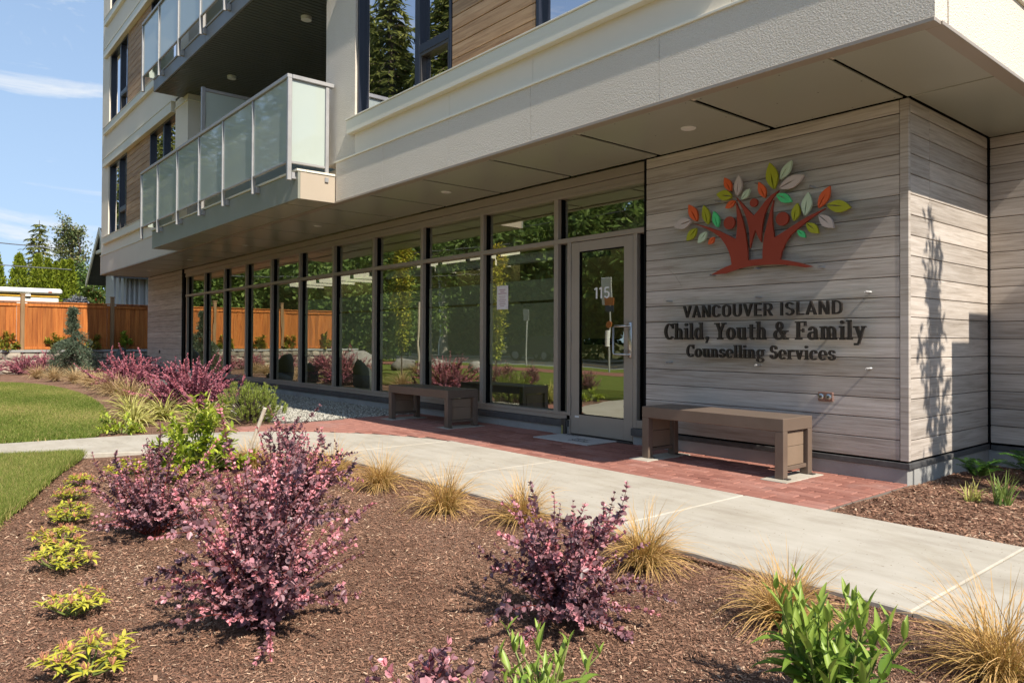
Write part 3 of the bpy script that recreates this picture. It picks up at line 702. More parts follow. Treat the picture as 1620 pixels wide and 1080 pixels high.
# --- entrance door
part('door_jamb', MB().box(-5.992, -5.935, YF, 5.99, .0, T0, .004), METALBR, B)
part('door_jamb', MB().box(-5.020+.003, -4.966, YF, 5.99, .0, T0, .004), METALBR, B)
for a, b in ((-6.147, -5.992), (-4.966, -4.842)):
    wdw = part('window', MB().box(a, a+.012, YG-.03, YG+.03, S1, T0), BLACK, B)
    part('pane', MB().quad((a+.012, YG, S1), (b, YG, S1), (b, YG, T0), (a+.012, YG, T0)).box(a+.012, b, YG+.001, YG+.012, S1, S1+.004, 0, 1), [GLASS, BLACK], wdw)
part('sill_frame', MB().box(-4.966, -4.842, YF, 5.99, S0, S1, .004), METALBR, B)
DX0, DX1, DZ0, DZ1 = -5.926, -5.022, .022, 2.163
d = MB(); y0, y1 = YF+.004, YF+.05
d.box(DX0, -5.80, y0, y1, DZ0, DZ1, .003); d.box(-5.146, DX1, y0, y1, DZ0, DZ1, .003)
d.box(-5.80, -5.146, y0+.001, y1, 2.053, DZ1-.001, .003); d.box(-5.80, -5.146, y0+.001, y1, DZ0+.001, .24, .003)
door = part('entrance_door', d, METALBR, B, label='glazed entrance door numbered 115')
part('pane', MB().quad((-5.80, YF+.025, .24), (-5.146, YF+.025, .24), (-5.146, YF+.025, 2.053), (-5.80, YF+.025, 2.053)).box(-5.8, -5.146, YF+.026, YF+.03, .24, .244, 0, 1), [GLASS, BLACK], door)
part('glazing_bead', MB().box(-5.80, -5.788, YF+.006, YF+.03, .24, 2.053).box(-5.80, -5.146, YF+.006, YF+.03, 2.041, 2.053).box(-5.80, -5.146, YF+.006, YF+.03, .24, .247), BLACK, door)
part('push_bar', MB().box(-5.79, -5.15, YF+.06, YF+.1, 1.02, 1.085, .006), BLACK, door)
hd = MB().box(-5.080, -5.030, YF-.006, YF+.006, .885, 1.255, .003)
hd.tube([(-5.055, YF-.004, 1.215), (-5.055, YF-.062, 1.215), (-5.07, YF-.072, 1.215), (-5.205, YF-.072, 1.215), (-5.223, YF-.072, 1.20), (-5.223, YF-.072, .935), (-5.205, YF-.072, .92), (-5.07, YF-.072, .92), (-5.055, YF-.062, .92), (-5.055, YF-.004, .92)], .0125, 8)
part('door_handle', hd, STEEL, door, True)
part('lock_cylinder', MB().tube([(-5.055, YF-.004, 1.07), (-5.055, YF-.016, 1.07)], .017, 12), STEEL, door)
for z in (.38, 1.10, 1.88):
    part('hinge', MB().tube([(-5.931, YF-.008, z-.065), (-5.931, YF-.008, z+.065)], .013, 8), METALBR, door)
part('door_closer', MB().box(-5.77, -5.42, YF+.055, YF+.11, 1.985, 2.04, .006), FLASH, door)
part('threshold', MB().box(-5.94, -5.01, 5.80, 5.98, -.05, .016, .004), METALDK, B)
part('wheelchair_symbol', MB().box(-5.86, -5.80, YF+.0015, YF+.004, .205, .225), WHITE, door)

# --- rooms behind the glass
rm = MB(); rm.box(-24, -2.6, 9.6, 9.7, 0, 2.8); part('back_wall', rm, ROOM, B)
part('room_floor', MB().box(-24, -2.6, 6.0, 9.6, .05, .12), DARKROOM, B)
part('room_ceiling', MB().box(-24, -2.6, 6.0, 8.5, 2.75, 2.85), ROOMW, B)  # stops short, leaving an invented opening that lets sky light in
part('added_skylight_kerb', MB().box(-24, -2.6, 8.4, 8.5, 2.851, 3.5), ROOMW, B); part('added_skylight_kerb', MB().box(-24, -2.6, 9.6, 9.7, 2.81, 3.5), ROOMW, B)  # made-up skylight well, added only to brighten the room behind the glass
for k in range(23): part('added_skylight_baffle', MB().box(-23.9+.95*k, -23.84+.95*k, 8.501, 9.599, 2.55, 3.5), ROOMW, B)  # added to keep direct sun out of the made-up skylight
part('partition_wall', MB().box(-20.5, -20.4, 6.0, 9.6, .12, 2.75).box(-8.4, -8.3, 7.2, 9.6, .12, 2.75).box(-13.6, -13.5, 7.6, 9.6, .12, 2.75).box(-4.83, -4.7, 6, 9.6, .12, 2.75), ROOM, B)

# --- canopy: soffit panels and edge trim
PX = [-1.70, -2.31, -3.405, -4.64, -5.88, -7.115, -8.34, -9.59] + [-9.59-1.235*k for k in range(1, 12)] + [-23.82]
for a, b in zip(PX[1:-1], PX[2:]):
    plank((a+b)/2, (4.615+5.786)/2, 2.905, a-b-.045, 1.171, .012, SOFFIT, B, .002, 'soffit_panel')
plank((-1.715-2.299)/2, (4.615+5.78)/2, 2.905, .584, 1.160, .02, SOFFIT, B, .002, 'soffit_panel')
plank((-1.715-2.285)/2, (5.80+7.49)/2, 2.905, .56, 1.69, .02, SOFFIT, B, .002, 'soffit_panel')
scw = MB()
for a, b in zip(PX[1:9], PX[2:10]):
    for fx in (.06, .35, .65, .94):
        for y in (4.66, 5.2, 5.74):
            x = a+(b-a)*fx; scw.tube([(x, y, 2.9005), (x, y, 2.8975)], [.006, .005], 6)
part('panel_screws', scw, METALDK, B, kind='stuff')
part('soffit_backing', MB().box(-23.88, -1.66, 4.53, 5.9, 2.93, 2.96).box(-2.3, -1.66, 5.9, 7.6, 2.93, 2.96), BLACK, B)
for q in ((-23.9, -1.645, 4.505, 4.600), (-1.735, -1.635, 4.602, 7.6), (-23.91, -23.83, 4.602, 7.6)):
    part('soffit_edge_trim', MB().box(*q, 2.888, 2.915, .003), METALBR, B)
# --- stucco band over the canopy
gap = [-9.08, -7.85, -6.48, -5.13, -3.62, -1.645]
for a, b in zip(gap[:-1], gap[1:]):
    part('stucco_panel', MB().box(a+.002, b-.002, 4.515, 4.70, 2.912, 3.43), STUCCO, B)
part('stucco_panel', MB().box(-23.9, -16.20, 4.515, 4.70, 2.912, 3.43), STUCCO, B)
part('stucco_panel', MB().box(-1.80, -1.640, 4.702, 7.6, 2.915, 3.43), STUCCO, B)
part('band_core', MB().box(-23.89, -1.66, 4.71, 7.4, 2.96, 3.44), SMOOTH, B)
for q in ((-9.1, -1.62, 4.500, 4.58), (-1.70, -1.615, 4.582, 7.6), (-23.92, -16.2, 4.500, 4.58)):
    part('band_cap', MB().box(*q, 3.43, 3.452, .003), TRIM, B)

# --- upper storeys
FH = 3.12
def window(x0, x1, z0, z1, splits, parent, ybase=4.60, dark=NAVY, transom=None):
    """window part > sash frame pieces and panes as sub-parts; splits = mullion centres; transom = (z, from-index)"""
    fr = MB(); f = .045
    fr.box(x0, x0+f, ybase-.03, ybase+.09, z0, z1, .004); fr.box(x1-f, x1, ybase-.03, ybase+.09, z0, z1, .004)
    fr.box(x0+f, x1-f, ybase-.029, ybase+.09, z0, z0+f, .004); fr.box(x0+f, x1-f, ybase-.029, ybase+.09, z1-f, z1, .004)
    xs = [x0+f] + [s for s in splits for s in (s-.05, s+.05)] + [x1-f]
    for s in splits: fr.box(s-.05, s+.05, ybase-.028, ybase+.09, z0+f, z1-f, .004)
    wd = part('window', fr, dark, parent)
    for k in range(0, len(xs), 2):
        a, b = xs[k], xs[k+1]
        spans = [(z0+f, z1-f)]
        if transom and k//2 == transom[1]:
            spans = [(z0+f, transom[0]-.05), (transom[0]+.05, z1-f)]
            part('transom', MB().box(a, b, ybase-.026, ybase+.09, transom[0]-.05, transom[0]+.05, .004), dark, wd)
            part('sash', MB().box(a, a+.03, ybase-.022, ybase+.05, z0+f, transom[0]-.05, .003).box(b-.03, b, ybase-.022, ybase+.05, z0+f, transom[0]-.05, .003).box(a+.03, b-.03, ybase-.021, ybase+.05, transom[0]-.085, transom[0]-.05, .003), METALDK, wd)
        for za, zb in spans:
            part('pane', MB().quad((a, ybase+.045, za), (b, ybase+.045, za), (b, ybase+.045, zb), (a, ybase+.045, zb)).box(a, b, ybase+.046, ybase+.055, za, za+.004, 0, 1), [GLASSU, BLACK], wd)
    return wd
for k in range(3):
    z = k*FH
    # plain wall between sill band and the one below
    if k > 0:
        part('stucco_panel', MB().box(-24.0, -15.8, 4.55, 4.75, 6.19+z-FH, 3.735+z), SMOOTH, B)
        part('stucco_panel', MB().box(-9.47, -1.68, 4.55, 4.75, 6.19+z-FH, 3.735+z), SMOOTH, B)
    else:
        part('spandrel_panel', MB().box(-24.0, -15.8, 4.55, 4.75, 3.44, 3.735), SMOOTH, B)
        gx = [-9.47, -8.62, -6.49, -5.136, -3.0, -1.68]
        for a, b in zip(gx[:-1], gx[1:]): part('spandrel_panel', MB().box(a+.002, b-.002, 4.55, 4.75, 3.452, 3.745), STUCCO if a in (-9.47, -3.0) else SMOOTH, B)
    zs, zt = 3.735+z, 3.915+z
    part('sill_band', MB().box(-23.55, -16.76, 4.478, 4.62, zs, zt, .004).box(-23.57, -16.74, 4.468, 4.6, zt, zt+.018, .003), TRIM, B)
    part('sill_band', MB().box(-8.72, -2.98, 4.478, 4.62, zs, zt, .004).box(-8.74, -2.96, 4.468, 4.6, zt, zt+.018, .003), TRIM, B)
    hz0, hz1 = 5.93+z, 6.15+z
    part('head_band', MB().box(-23.55, -16.76, 4.478, 4.62, hz0, hz1, .004).box(-23.57, -16.74, 4.468, 4.6, hz1, hz1+.018, .003), TRIM, B)
    part('head_band', MB().box(-8.72, -2.98, 4.478, 4.62, hz0, hz1, .004), TRIM, B)
    part('stucco_panel', MB().box(-24.0, -15.8, 4.551, 4.75, hz1+.001, hz1+.045), SMOOTH, B)
    part('stucco_panel', MB().box(-9.47, -1.68, 4.551, 4.75, hz1+.001, hz1+.045), SMOOTH, B)
    part('wall_end', MB().box(-24.0, -23.12, 4.551, 4.75, zs, hz1), SMOOTH, B)
    part('wall_pier', MB().box(-16.68, -15.8, 4.551, 5.0, zs, hz1+.3), SMOOTH, B)
    part('pier_band', MB().box(-16.70, -15.78, 4.53, 5.0, 5.97+z, 6.0+z, .003), TRIM, B)
    part('wall_pier', MB().box(-9.47, -8.625, 4.551, 6.6, zs, hz1), STUCCO, B)
    part('wall_pier', MB().box(-3.0, -1.68, 4.551, 4.75, zs, hz1), STUCCO, B)
    za, zb = zt+.02, hz0
    window(-23.1, -21.16, za, zb, [-21.96], B, 4.61, NAVY, (4.53+z, 1))
    window(-18.86, -16.69, za, zb, [-17.70], B, 4.61, NAVY)
    window(-8.62, -6.51, za, zb, [-7.19], B, 4.61, NAVY, (4.40+z, 1))
    window(-5.13, -3.0, za, zb, [-3.9], B, 4.61, NAVY)
    n = 13; ph = (zb-za)/n
    for i in range(n):
        plank((-21.15-18.87)/2, 4.60, za+ph*(i+.5), 2.27, .03, ph-.007, WOODPANEL, B, .004)
        plank((-6.50-5.14)/2, 4.60, za+ph*(i+.5), 1.35, .03, ph-.007, WOODPANEL, B, .004)
    part('panel_backing', MB().box(-21.16, -18.86, 4.617, 4.7, za, zb).box(-6.505, -5.135, 4.617, 4.7, za, zb), BLACK, B)
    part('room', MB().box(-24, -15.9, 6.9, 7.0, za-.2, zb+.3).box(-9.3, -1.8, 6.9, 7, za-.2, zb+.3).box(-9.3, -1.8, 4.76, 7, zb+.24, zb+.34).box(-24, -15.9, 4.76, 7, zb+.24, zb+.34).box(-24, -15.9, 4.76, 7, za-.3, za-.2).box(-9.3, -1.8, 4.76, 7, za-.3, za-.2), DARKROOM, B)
    part('curtain', MB().box(-8.5, -8.1, 4.85, 4.9, za, zb).box(-5.0, -4.5, 4.85, 4.9, za, zb).box(-22.9, -22.6, 4.85, 4.9, za, zb), ROOMW, B)
    part('side_wall', MB().box(-24.0, -23.9, 4.76, 7.29, 3.44+z, 3.44+z+FH-.003).box(-1.80, -1.68, 4.76, 7.29, 3.455+z, 3.455+z+FH-.003), SMOOTH, B)
    # loggia
    part('loggia_wall', MB().box(-15.79, -9.48, 6.6, 6.7, 3.27+z, 6.1+z), SMOOTH, B)
    window(-15.4, -13.5, 3.34+z, 5.6+z, [-14.4], B, 6.53, NAVY)
    window(-12.4, -10.2, 3.34+z, 5.6+z, [-11.3], B, 6.53, NAVY)
    n = 3
    for i in range(n): plank(-11.6, 6.585, 5.75+z+i*.12, 4.1, .03, .113, WOODPANEL, B, .004)
    part('loggia_side', MB().box(-15.9, -15.8, 5.0, 6.6, 3.27+z, 6.1+z), SMOOTH, B)
part('roof_slab', MB().box(-24.1, -1.6, 4.45, 7.4, 12.6, 12.9), TRIM, B)  # cut short at the back so the sky reaches the added skylight
part('rear_wall', MB().box(-24, -1.7, 7.3, 7.4, 3.45, 12.6), SMOOTH, B)
for z in (5.93, 9.05):
    part('security_light', MB().box(-24.12, -24.0, 4.58, 4.74, z, z+.10, .02).box(-24.17, -24.08, 4.59, 4.73, z-.05, z+.02, .02), WHITE, B)

# --- balconies
def balcony(zb, fascia, slats, first):
    y0 = 4.0; x0, x1 = -16.18, -9.095; top = zb+.375 if first else zb+.255
    b = part('balcony', MB().box(x0+.02, x1-.02, y0+.02, 6.6, zb+.03, top-.03), SMOOTH, B)
    part('front_fascia', MB().box(x0, -12.9, y0-.012, y0+.02, zb, top-.02, .002).box(-12.896, x1-.001, y0-.012, y0+.02, zb, top-.02, .002), fascia, b)
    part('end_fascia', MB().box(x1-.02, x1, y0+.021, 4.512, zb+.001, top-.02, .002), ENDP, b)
    part('end_fascia', MB().box(x0, x0+.02, y0+.021, 4.512, zb+.001, top-.02, .002), fascia, b)
    part('slab_edge_cap', MB().box(x0-.01, x1+.01, y0-.03, y0+.10, top-.018, top+.012, .003).box(x1-.07, x1+.012, y0+.101, 4.51, top-.018, top+.012, .003), TRIM if first else ALU, b)
    rz = zb+1.63 if first else zb+1.53
    if not first: rz = zb+1.535
    part('top_rail', MB().box(x0-.50, x1-.10+.02, y0-.13, y0-.06, rz-.055, rz, .006), ALU, b)
    part('top_rail', MB().box(x1-.15, x1-.075, y0-.059, 4.53, rz-.055, rz, .006), ALU, b)
    xs = [-16.66, -15.43, -14.13, -12.87, -11.69, -10.43, -9.19]
    bot = top-.135
    gz0, gz1 = (zb+.50, rz-.06) if first else (zb+.43, rz-.06)
    if not first: bot = top-.15
    for i, xp in enumerate(xs):
        ww = .030 if 0 < i < len(xs)-1 else .05
        part('post', MB().box(xp-ww/2, xp+ww/2, y0-.125, y0-.068, bot, rz-.056, .005), ALU, b)
        if -16.1 < xp:
            part('post_bracket', MB().box(xp-.035, xp+.035, y0-.068, y0-.0125, bot+.02, top-.03, .003), ALU, b)
    part('bottom_rail', MB().box(xs[0]+.02, xs[-1]-.02, y0-.115, y0-.080, gz0-.03, gz0, .004), ALU, b)
    for a, c in zip(xs[:-1], xs[1:]):
        part('glass_panel', MB().box(a+.028, c-.028, y0-.102, y0-.092, gz0+.002, gz1-.002, .001), FROST, b)
    xe = x1-.115
    part('post', MB().box(xe-.025, xe+.025, 4.415, 4.465, bot, rz-.056, .005), ALU, b)
    part('post_bracket', MB().box(xe+.03, x1+.02, 4.36, 4.41, bot+.02, top-.05, .003), ALU, b)
    part('bottom_rail', MB().box(xe-.017, xe+.017, y0-.065, 4.415, gz0-.03, gz0, .004), ALU, b)
    part('glass_panel', MB().box(xe-.005, xe+.005, y0-.06, 4.41, gz0+.002, gz1-.002, .001), FROST, b)
    # left return of the rail to the wall
    part('glass_panel', MB().box(xs[0]-.005, xs[0]+.005, y0-.06, 4.50, gz0+.002, gz1-.002, .001), FROST, b)
    # privacy screen
    part('privacy_screen', MB().box(-13.305, -13.295, 4.12, 6.55, top+.1, zb+2.50, .001), FROST, b)
    part('screen_frame', MB().box(-13.33, -13.27, 4.05, 4.115, top, zb+2.57, .005).box(-13.32, -13.28, 4.116, 6.58, zb+2.505, zb+2.56, .005), ALU, b)
    if slats:
        x = x0+.03; me = MB().box(-.040, .040, -1.25, 1.25, -.008, .008, .002).mesh('slat', SLATM)
        while x < x1-.06:
            obj('slat', me, b, (x+.045, 5.28, zb+.006)); x += .098
    else:
        xa = x1
        for a, c in zip(PX[6:], PX[7:]):
            a2, c2 = min(a, x1-.02), max(c, x0+.02)
            if a2-c2 > .05: part('soffit_panel', MB().box(c2+.018, a2-.018, 4.03, 4.495, zb+.002, zb+.024, .002), SOFFIT, b)
    return b
b1 = balcony(2.893, BALCF, False, True)
b2 = balcony(6.10, BALCB, True, False)
b3 = balcony(6.10+FH, BALCB, True, False)
for k, bb in ((0, b2), (1, b3)):
    for x, y in ((-10.84, 4.87), (-14.22, 4.89)):
        z = 6.098+k*FH
        part('ceiling_light', MB().tube([(x, y, z), (x, y, z-.05)], [.085, .08], 16), WHITE, bb)
# recessed downlights in the canopy
names = ['nearest the wooden sign wall', 'second from the wooden sign wall', 'third from the sign wall, right of the balcony', 'under the near half of the balcony', 'third from the far pillar side, over the dark glazing', 'farthest away, before the end pillar']
for (x, nm) in zip((-3.867, -7.5, -11.12, -14.34, -17.85, -21.43), names):
    t = thing('recessed_light', 'round white canopy downlight ' + nm, 'light', (x, 5.22, 2.893), 'round downlights in the canopy')
    part('trim_ring', MB().tube([(x, 5.22, 2.897), (x, 5.22, 2.889)], [.066, .062], 24), WHITE, t)
    part('lens', MB().tube([(x, 5.22, 2.8885), (x, 5.22, 2.8865)], [.05, .048], 20), WHITE, t)

# ------------------------------------------------------------------ signs on the wall
TRUNK = [(-4.1802, 2.1633), (-4.106, 2.1421), (-4.0041, 2.1069), (-3.9045, 2.0676), (-3.8209, 2.0224), (-3.7254, 1.9706), (-3.7121, 2.0876), (-3.7176, 2.1948), (-3.7258, 2.2967), (-3.6921, 2.2269), (-3.6587, 2.1284), (-3.6347, 2.0317), (-3.6188, 1.9363), (-3.6083, 1.8418), (-3.6082, 1.774), (-3.5341, 1.775), (-3.4638, 1.7739), (-3.4639, 1.829), (-3.4576, 1.9087), (-3.4412, 1.9987), (-3.4137, 2.0985), (-3.3912, 2.1755), (-3.3615, 2.2681), (-3.3701, 2.1954), (-3.3738, 2.1163), (-3.3688, 2.0362), (-3.3539, 1.9461), (-3.2782, 1.9809), (-3.1943, 2.0217), (-3.1121, 2.0617), (-3.0315, 2.0954), (-2.9526, 2.1198), (-2.9027, 2.1347), (-2.9638, 2.103), (-3.0429, 2.0587), (-3.1237, 2.008), (-3.2061, 1.9507), (-3.254, 1.8886), (-3.2842, 1.8242), (-3.2999, 1.7559), (-3.218, 1.7381), (-3.1237, 1.7129), (-3.0089, 1.6747), (-3.0774, 1.671), (-3.1588, 1.6891), (-3.266, 1.7083), (-3.3761, 1.719), (-3.4892, 1.7218), (-3.6055, 1.719), (-3.7116, 1.7032), (-3.8342, 1.6724), (-3.9819, 1.6701), (-3.904, 1.7049), (-3.8343, 1.7299), (-3.7699, 1.7466), (-3.7795, 1.8093), (-3.8001, 1.8707), (-3.8346, 1.9338), (-3.8834, 1.9989), (-3.9611, 2.0557), (-4.0474, 2.1045)]
CENTRE = [(-3.7258, 2.3441), (-3.6588, 2.2755), (-3.606, 2.2155), (-3.5499, 2.1581), (-3.4959, 2.2066), (-3.4389, 2.2677), (-3.3764, 2.3157), (-3.3087, 2.3417), (-3.364, 2.2912), (-3.4137, 2.2242), (-3.4451, 2.1596), (-3.464, 2.0816), (-3.4741, 2.0023), (-3.4766, 1.9198), (-3.5086, 1.9715), (-3.5343, 2.0298), (-3.5601, 1.9653), (-3.586, 1.8771), (-3.5887, 1.9682), (-3.5953, 2.0506), (-3.6124, 2.1227), (-3.6455, 2.209), (-3.6855, 2.2792)]
HEADS = [((-3.55, 2.2707), 0.0371), ((-3.7949, 2.1235), 0.0574), ((-3.2806, 2.0968), 0.0582)]
LEAVES = [('or', (-3.8465, 2.5399), (-3.7802, 2.4094), 0.0364), ('gp', (-3.6965, 2.535), (-3.7164, 2.357), 0.0397), ('ol', (-3.9304, 2.402), (-3.7665, 2.3584), 0.0472), ('pa', (-3.5865, 2.3973), (-3.6722, 2.3162), 0.0278), ('or', (-3.8378, 2.2608), (-3.7366, 2.3136), 0.0286), ('or', (-3.5025, 2.4443), (-3.4414, 2.2968), 0.0349), ('ol', (-3.3989, 2.5931), (-3.3578, 2.3606), 0.0556), ('pa', (-3.1943, 2.5747), (-3.3002, 2.434), 0.0361), ('gp', (-3.0866, 2.4339), (-3.3087, 2.3587), 0.0499), ('em', (-3.1943, 2.2296), (-3.3332, 2.3093), 0.0384), ('ol', (-3.1448, 2.2115), (-3.1765, 2.0662), 0.037), ('pa', (-3.0486, 2.2865), (-3.0797, 2.0983), 0.0447), ('or', (-2.8675, 2.3092), (-2.9638, 2.1462), 0.0403), ('ol', (-2.6989, 2.1155), (-2.8917, 2.1578), 0.0494), ('gp', (-2.8372, 1.9697), (-2.9582, 2.0839), 0.0435), ('ol', (-2.9616, 1.9408), (-3.0659, 2.0341), 0.0373), ('em', (-3.0751, 1.917), (-3.1436, 1.9849), 0.0237), ('or', (-4.2363, 2.3497), (-4.143, 2.1813), 0.0463), ('ol', (-4.0696, 2.3204), (-4.0214, 2.1396), 0.0413), ('em', (-3.9585, 2.2502), (-3.9158, 2.0992), 0.0367), ('gp', (-4.4056, 2.1594), (-4.2073, 2.1954), 0.0525), ('ol', (-4.2629, 2.0107), (-4.1473, 2.1159), 0.0408), ('pa', (-4.1322, 1.9751), (-4.0358, 2.07), 0.0362), ('or', (-4.0182, 1.9517), (-3.9539, 2.0123), 0.0251)]
PINS = [(-3.9378, 2.3422), (-3.5287, 2.4376), (-3.0323, 2.3325), (-3.9894, 1.6669), (-3.5307, 1.6947), (-2.9536, 1.667)]
YS0, YS1 = 5.722, 5.745       # raised figures stand about 5 cm off the planks
def XZ(y0): return lambda u, v, d: (u, d, v)
logo = thing('tree_emblem', 'emblem of a red tree of three figures with coloured leaves', 'wall emblem', (-3.35, 5.80, 1.70))
def face(name, poly, mat, parent, y0=YS0, y1=YS1, **k):
    ar = sum(poly[i][0]*poly[(i+1) % len(poly)][1]-poly[(i+1) % len(poly)][0]*poly[i][1] for i in range(len(poly)))
    if ar < 0: poly = poly[::-1]
    return part(name, MB().prism(poly, XZ(0), y0, y1), mat, parent, **k)
def dens(poly, n=3):
    return [p for p in smoothpoly(poly+[poly[0]], 1)][:-1]
face('trunk', TRUNK, RED, logo); face('figure', CENTRE, RED, logo)
for (c, r) in HEADS:
    face('head', [(c[0]+r*math.cos(t*math.pi/16), c[1]+r*math.sin(t*math.pi/16)) for t in range(32)], RED, logo)
CN = {'or': 'orange', 'ol': 'olive green', 'pa': 'pale green', 'gp': 'pinkish grey', 'em': 'emerald green'}
for k, tip, base, hw in LEAVES:
    a = np.array(base); t = np.array(tip); ax = t-a; ln = np.linalg.norm(ax); ax /= ln; nx = np.array((-ax[1], ax[0]))
    prof = [(.0, .06), (.12, .46), (.28, .82), (.45, 1.0), (.62, .92), (.8, .58), (.92, .26)]
    Lf = [a+ax*ln*u+nx*hw*w_ for u, w_ in prof]; Rt = [a+ax*ln*u-nx*hw*w_ for u, w_ in prof[::-1]]
    s0 = a-ax*.0; slit = [a+ax*ln*.0-nx*hw*.055, a+ax*ln*.35-nx*hw*.12+nx*hw*.05, a+ax*ln*.66+nx*hw*.04, a+ax*ln*.35+nx*hw*.16, a+nx*hw*.055]
    poly = [tuple(p) for p in Lf]+[tuple(t)]+[tuple(p) for p in Rt]+[tuple(p) for p in slit[0:5]]
    face('leaf', poly, LEAFC[k], logo, label=CN[k]+' leaf')
ac = [(-4.50, 1.62), (-4.58, 1.98), (-4.2, 2.36), (-3.62, 2.52), (-2.95, 2.52), (-2.72, 2.28), (-2.46, 2.08), (-2.50, 1.82), (-2.72, 1.64), (-3.5, 1.58)]
ac = [(-4.33, 1.585), (-4.42, 1.70), (-4.55, 1.80), (-4.56, 1.93), (-4.36, 2.20), (-4.18, 2.36), (-3.72, 2.42), (-3.50, 2.50), (-3.05, 2.47), (-2.92, 2.33), (-2.62, 2.24), (-2.49, 2.10), (-2.53, 1.98), (-2.66, 1.90), (-2.72, 1.78), (-3.0, 1.70), (-2.86, 1.62), (-2.90, 1.555), (-3.5, 1.58)]
face('acrylic_backing', ac, ACRYL, logo, 5.748, 5.756)
def pin(x, z, parent):
    part('standoff', MB().tube([(x, 5.80, z), (x, 5.715, z), (x, 5.708, z)], [.009, .009, .006], 12), ALU, parent, True)
for x, z in PINS: pin(x, z, logo)

# lettering: built stroke by stroke
def box_(x0, y0, x1, y1): return [(x0, y0), (x1, y0), (x1, y1), (x0, y1)]
def ring(cx, cy, rx, ry, a0, a1, tx, ty, n=18):
    o = [(cx+rx*math.cos(R(a0+(a1-a0)*i/n)), cy+ry*math.sin(R(a0+(a1-a0)*i/n))) for i in range(n+1)]
    q = [(cx+(rx-tx)*math.cos(R(a0+(a1-a0)*i/n)), cy+(ry-ty)*math.sin(R(a0+(a1-a0)*i/n))) for i in range(n+1)]
    return [[o[i], o[i+1], q[i+1], q[i]] for i in range(n)]
SF = .085
def stem(x, y0, y1, w=.16, bl=1, tl=1, br=1, tr=0):
    g_ = [box_(x, y0, x+w, y1)]
    if bl or br: g_.append(box_(x-.06*bl, y0, x+w+.06*br, y0+SF))
    if tl or tr: g_.append(box_(x-.07*tl, y1-SF, x+w+.06*tr, y1))
    return g_
def slab_glyph(c):
    if c == 'h': return stem(.07, 0, 1.03)+ring(.30, .46, .245, .26, 0, 165, .155, .10)+stem(.39, 0, .46, .155, 1, 0, 1), .68
    if c == 'n': return stem(.07, 0, .71)+ring(.30, .46, .245, .26, 0, 165, .155, .10)+stem(.39, 0, .46, .155, 1, 0, 1), .68
    if c == 'm': return stem(.07, 0, .71)+ring(.29, .46, .235, .26, 0, 165, .15, .10)+stem(.375, 0, .46, .15, 1, 0, 1)+ring(.595, .46, .235, .26, 0, 165, .15, .10)+stem(.68, 0, .46, .15, 1, 0, 1), .97
    if c == 'u': return stem(.09, .25, .71, .155, 0, 1, 0)+ring(.335, .25, .245, .26, 180, 345, .155, .10)+stem(.42, 0, .71, .155, 0, 1, 1), .71
    if c == 'o': return ring(.30, .35, .285, .37, 0, 360, .155, .085, 26), .62
    if c == 'c': return ring(.30, .35, .285, .37, 48, 318, .155, .085, 22)+[box_(.36, .46, .52, .60)], .57
    if c == 'e': return ring(.30, .35, .285, .37, 0, 322, .155, .085, 24)+[box_(.13, .315, .58, .395)], .61
    if c == 'a': return ring(.25, .21, .235, .23, 60, 330, .14, .08, 18)+stem(.36, 0, .46, .155, 0, 0, 1)+ring(.275, .46, .24, .26, 0, 160, .155, .09)+[box_(.06, .49, .19, .60), box_(.24, .37, .40, .445)], .64
    if c == 'd': return ring(.29, .35, .275, .37, 40, 320, .155, .09, 22)+stem(.41, 0, 1.03, .155, 0, 1, 1), .70
    if c == 'g': return ring(.285, .44, .265, .28, 0, 360, .15, .08, 22)+ring(.285, -.10, .285, .19, 0, 360, .12, .075, 22)+[box_(.46, .60, .62, .70), [(.10, .20), (.24, .17), (.22, .03), (.06, .06)]], .64
    if c == 'i': return stem(.08, 0, .71)+[[(.155+.10*math.cos(R(40*i)), .92+.10*math.sin(R(40*i))) for i in range(9)]], .33
    if c == 'l': return stem(.08, 0, 1.03), .33
    if c == 'r': return stem(.07, 0, .71)+ring(.34, .44, .23, .28, 62, 165, .14, .11, 8)+[box_(.36, .545, .50, .71)], .52
    if c == 's' or c == 'S':
        k = 1 if c == 's' else 1.43
        return [[(x*(1 if k == 1 else 1.2), y*k) for x, y in q] for q in ring(.25, .52, .22, .20, 25, 268, .13, .085)+ring(.25, .205, .235, .215, -155, 92, .14, .085)+[box_(.32, .50, .45, .62), box_(.02, .08, .15, .22)]], .52*(1 if k == 1 else 1.17)
    if c == 't': return [box_(.12, .16, .275, .88), box_(.0, .625, .43, .71)]+ring(.285, .17, .165, .18, 180, 320, .14, .09, 10), .47
    if c == 'v': return [[(.05, .71), (.22, .71), (.37, .12), (.30, 0), (.25, 0)], [(.27, .0), (.35, .0), (.54, .71), (.43, .71)], box_(-.01, .625, .26, .71), box_(.38, .625, .60, .71)], .61
    if c == 'y': return [[(.05, .71), (.22, .71), (.38, .14), (.27, .02)], [(.18, -.22), (.30, -.22), (.55, .71), (.43, .71)], box_(-.01, .625, .26, .71), box_(.38, .625, .61, .71), box_(.03, -.28, .22, -.16)], .62
    if c == 'Y': return [[(.05, 1), (.24, 1), (.42, .50), (.30, .38)], [(.32, .42), (.42, .44), (.66, 1), (.53, 1)], box_(.265, 0, .435, .48), box_(.17, 0, .53, SF), box_(-.02, 1-SF, .29, 1), box_(.46, 1-SF, .73, 1)], .72
    if c == 'F': return [box_(.08, 0, .25, 1), box_(.0, 0, .37, SF), box_(.0, 1-SF, .6, 1), box_(.5, .74, .6, 1), box_(.24, .465, .46, .55), box_(.40, .40, .475, .62)], .64
    if c == 'C': return ring(.38, .5, .37, .52, 42, 318, .17, .09, 24)+[box_(.585, .68, .665, 1.01)], .72
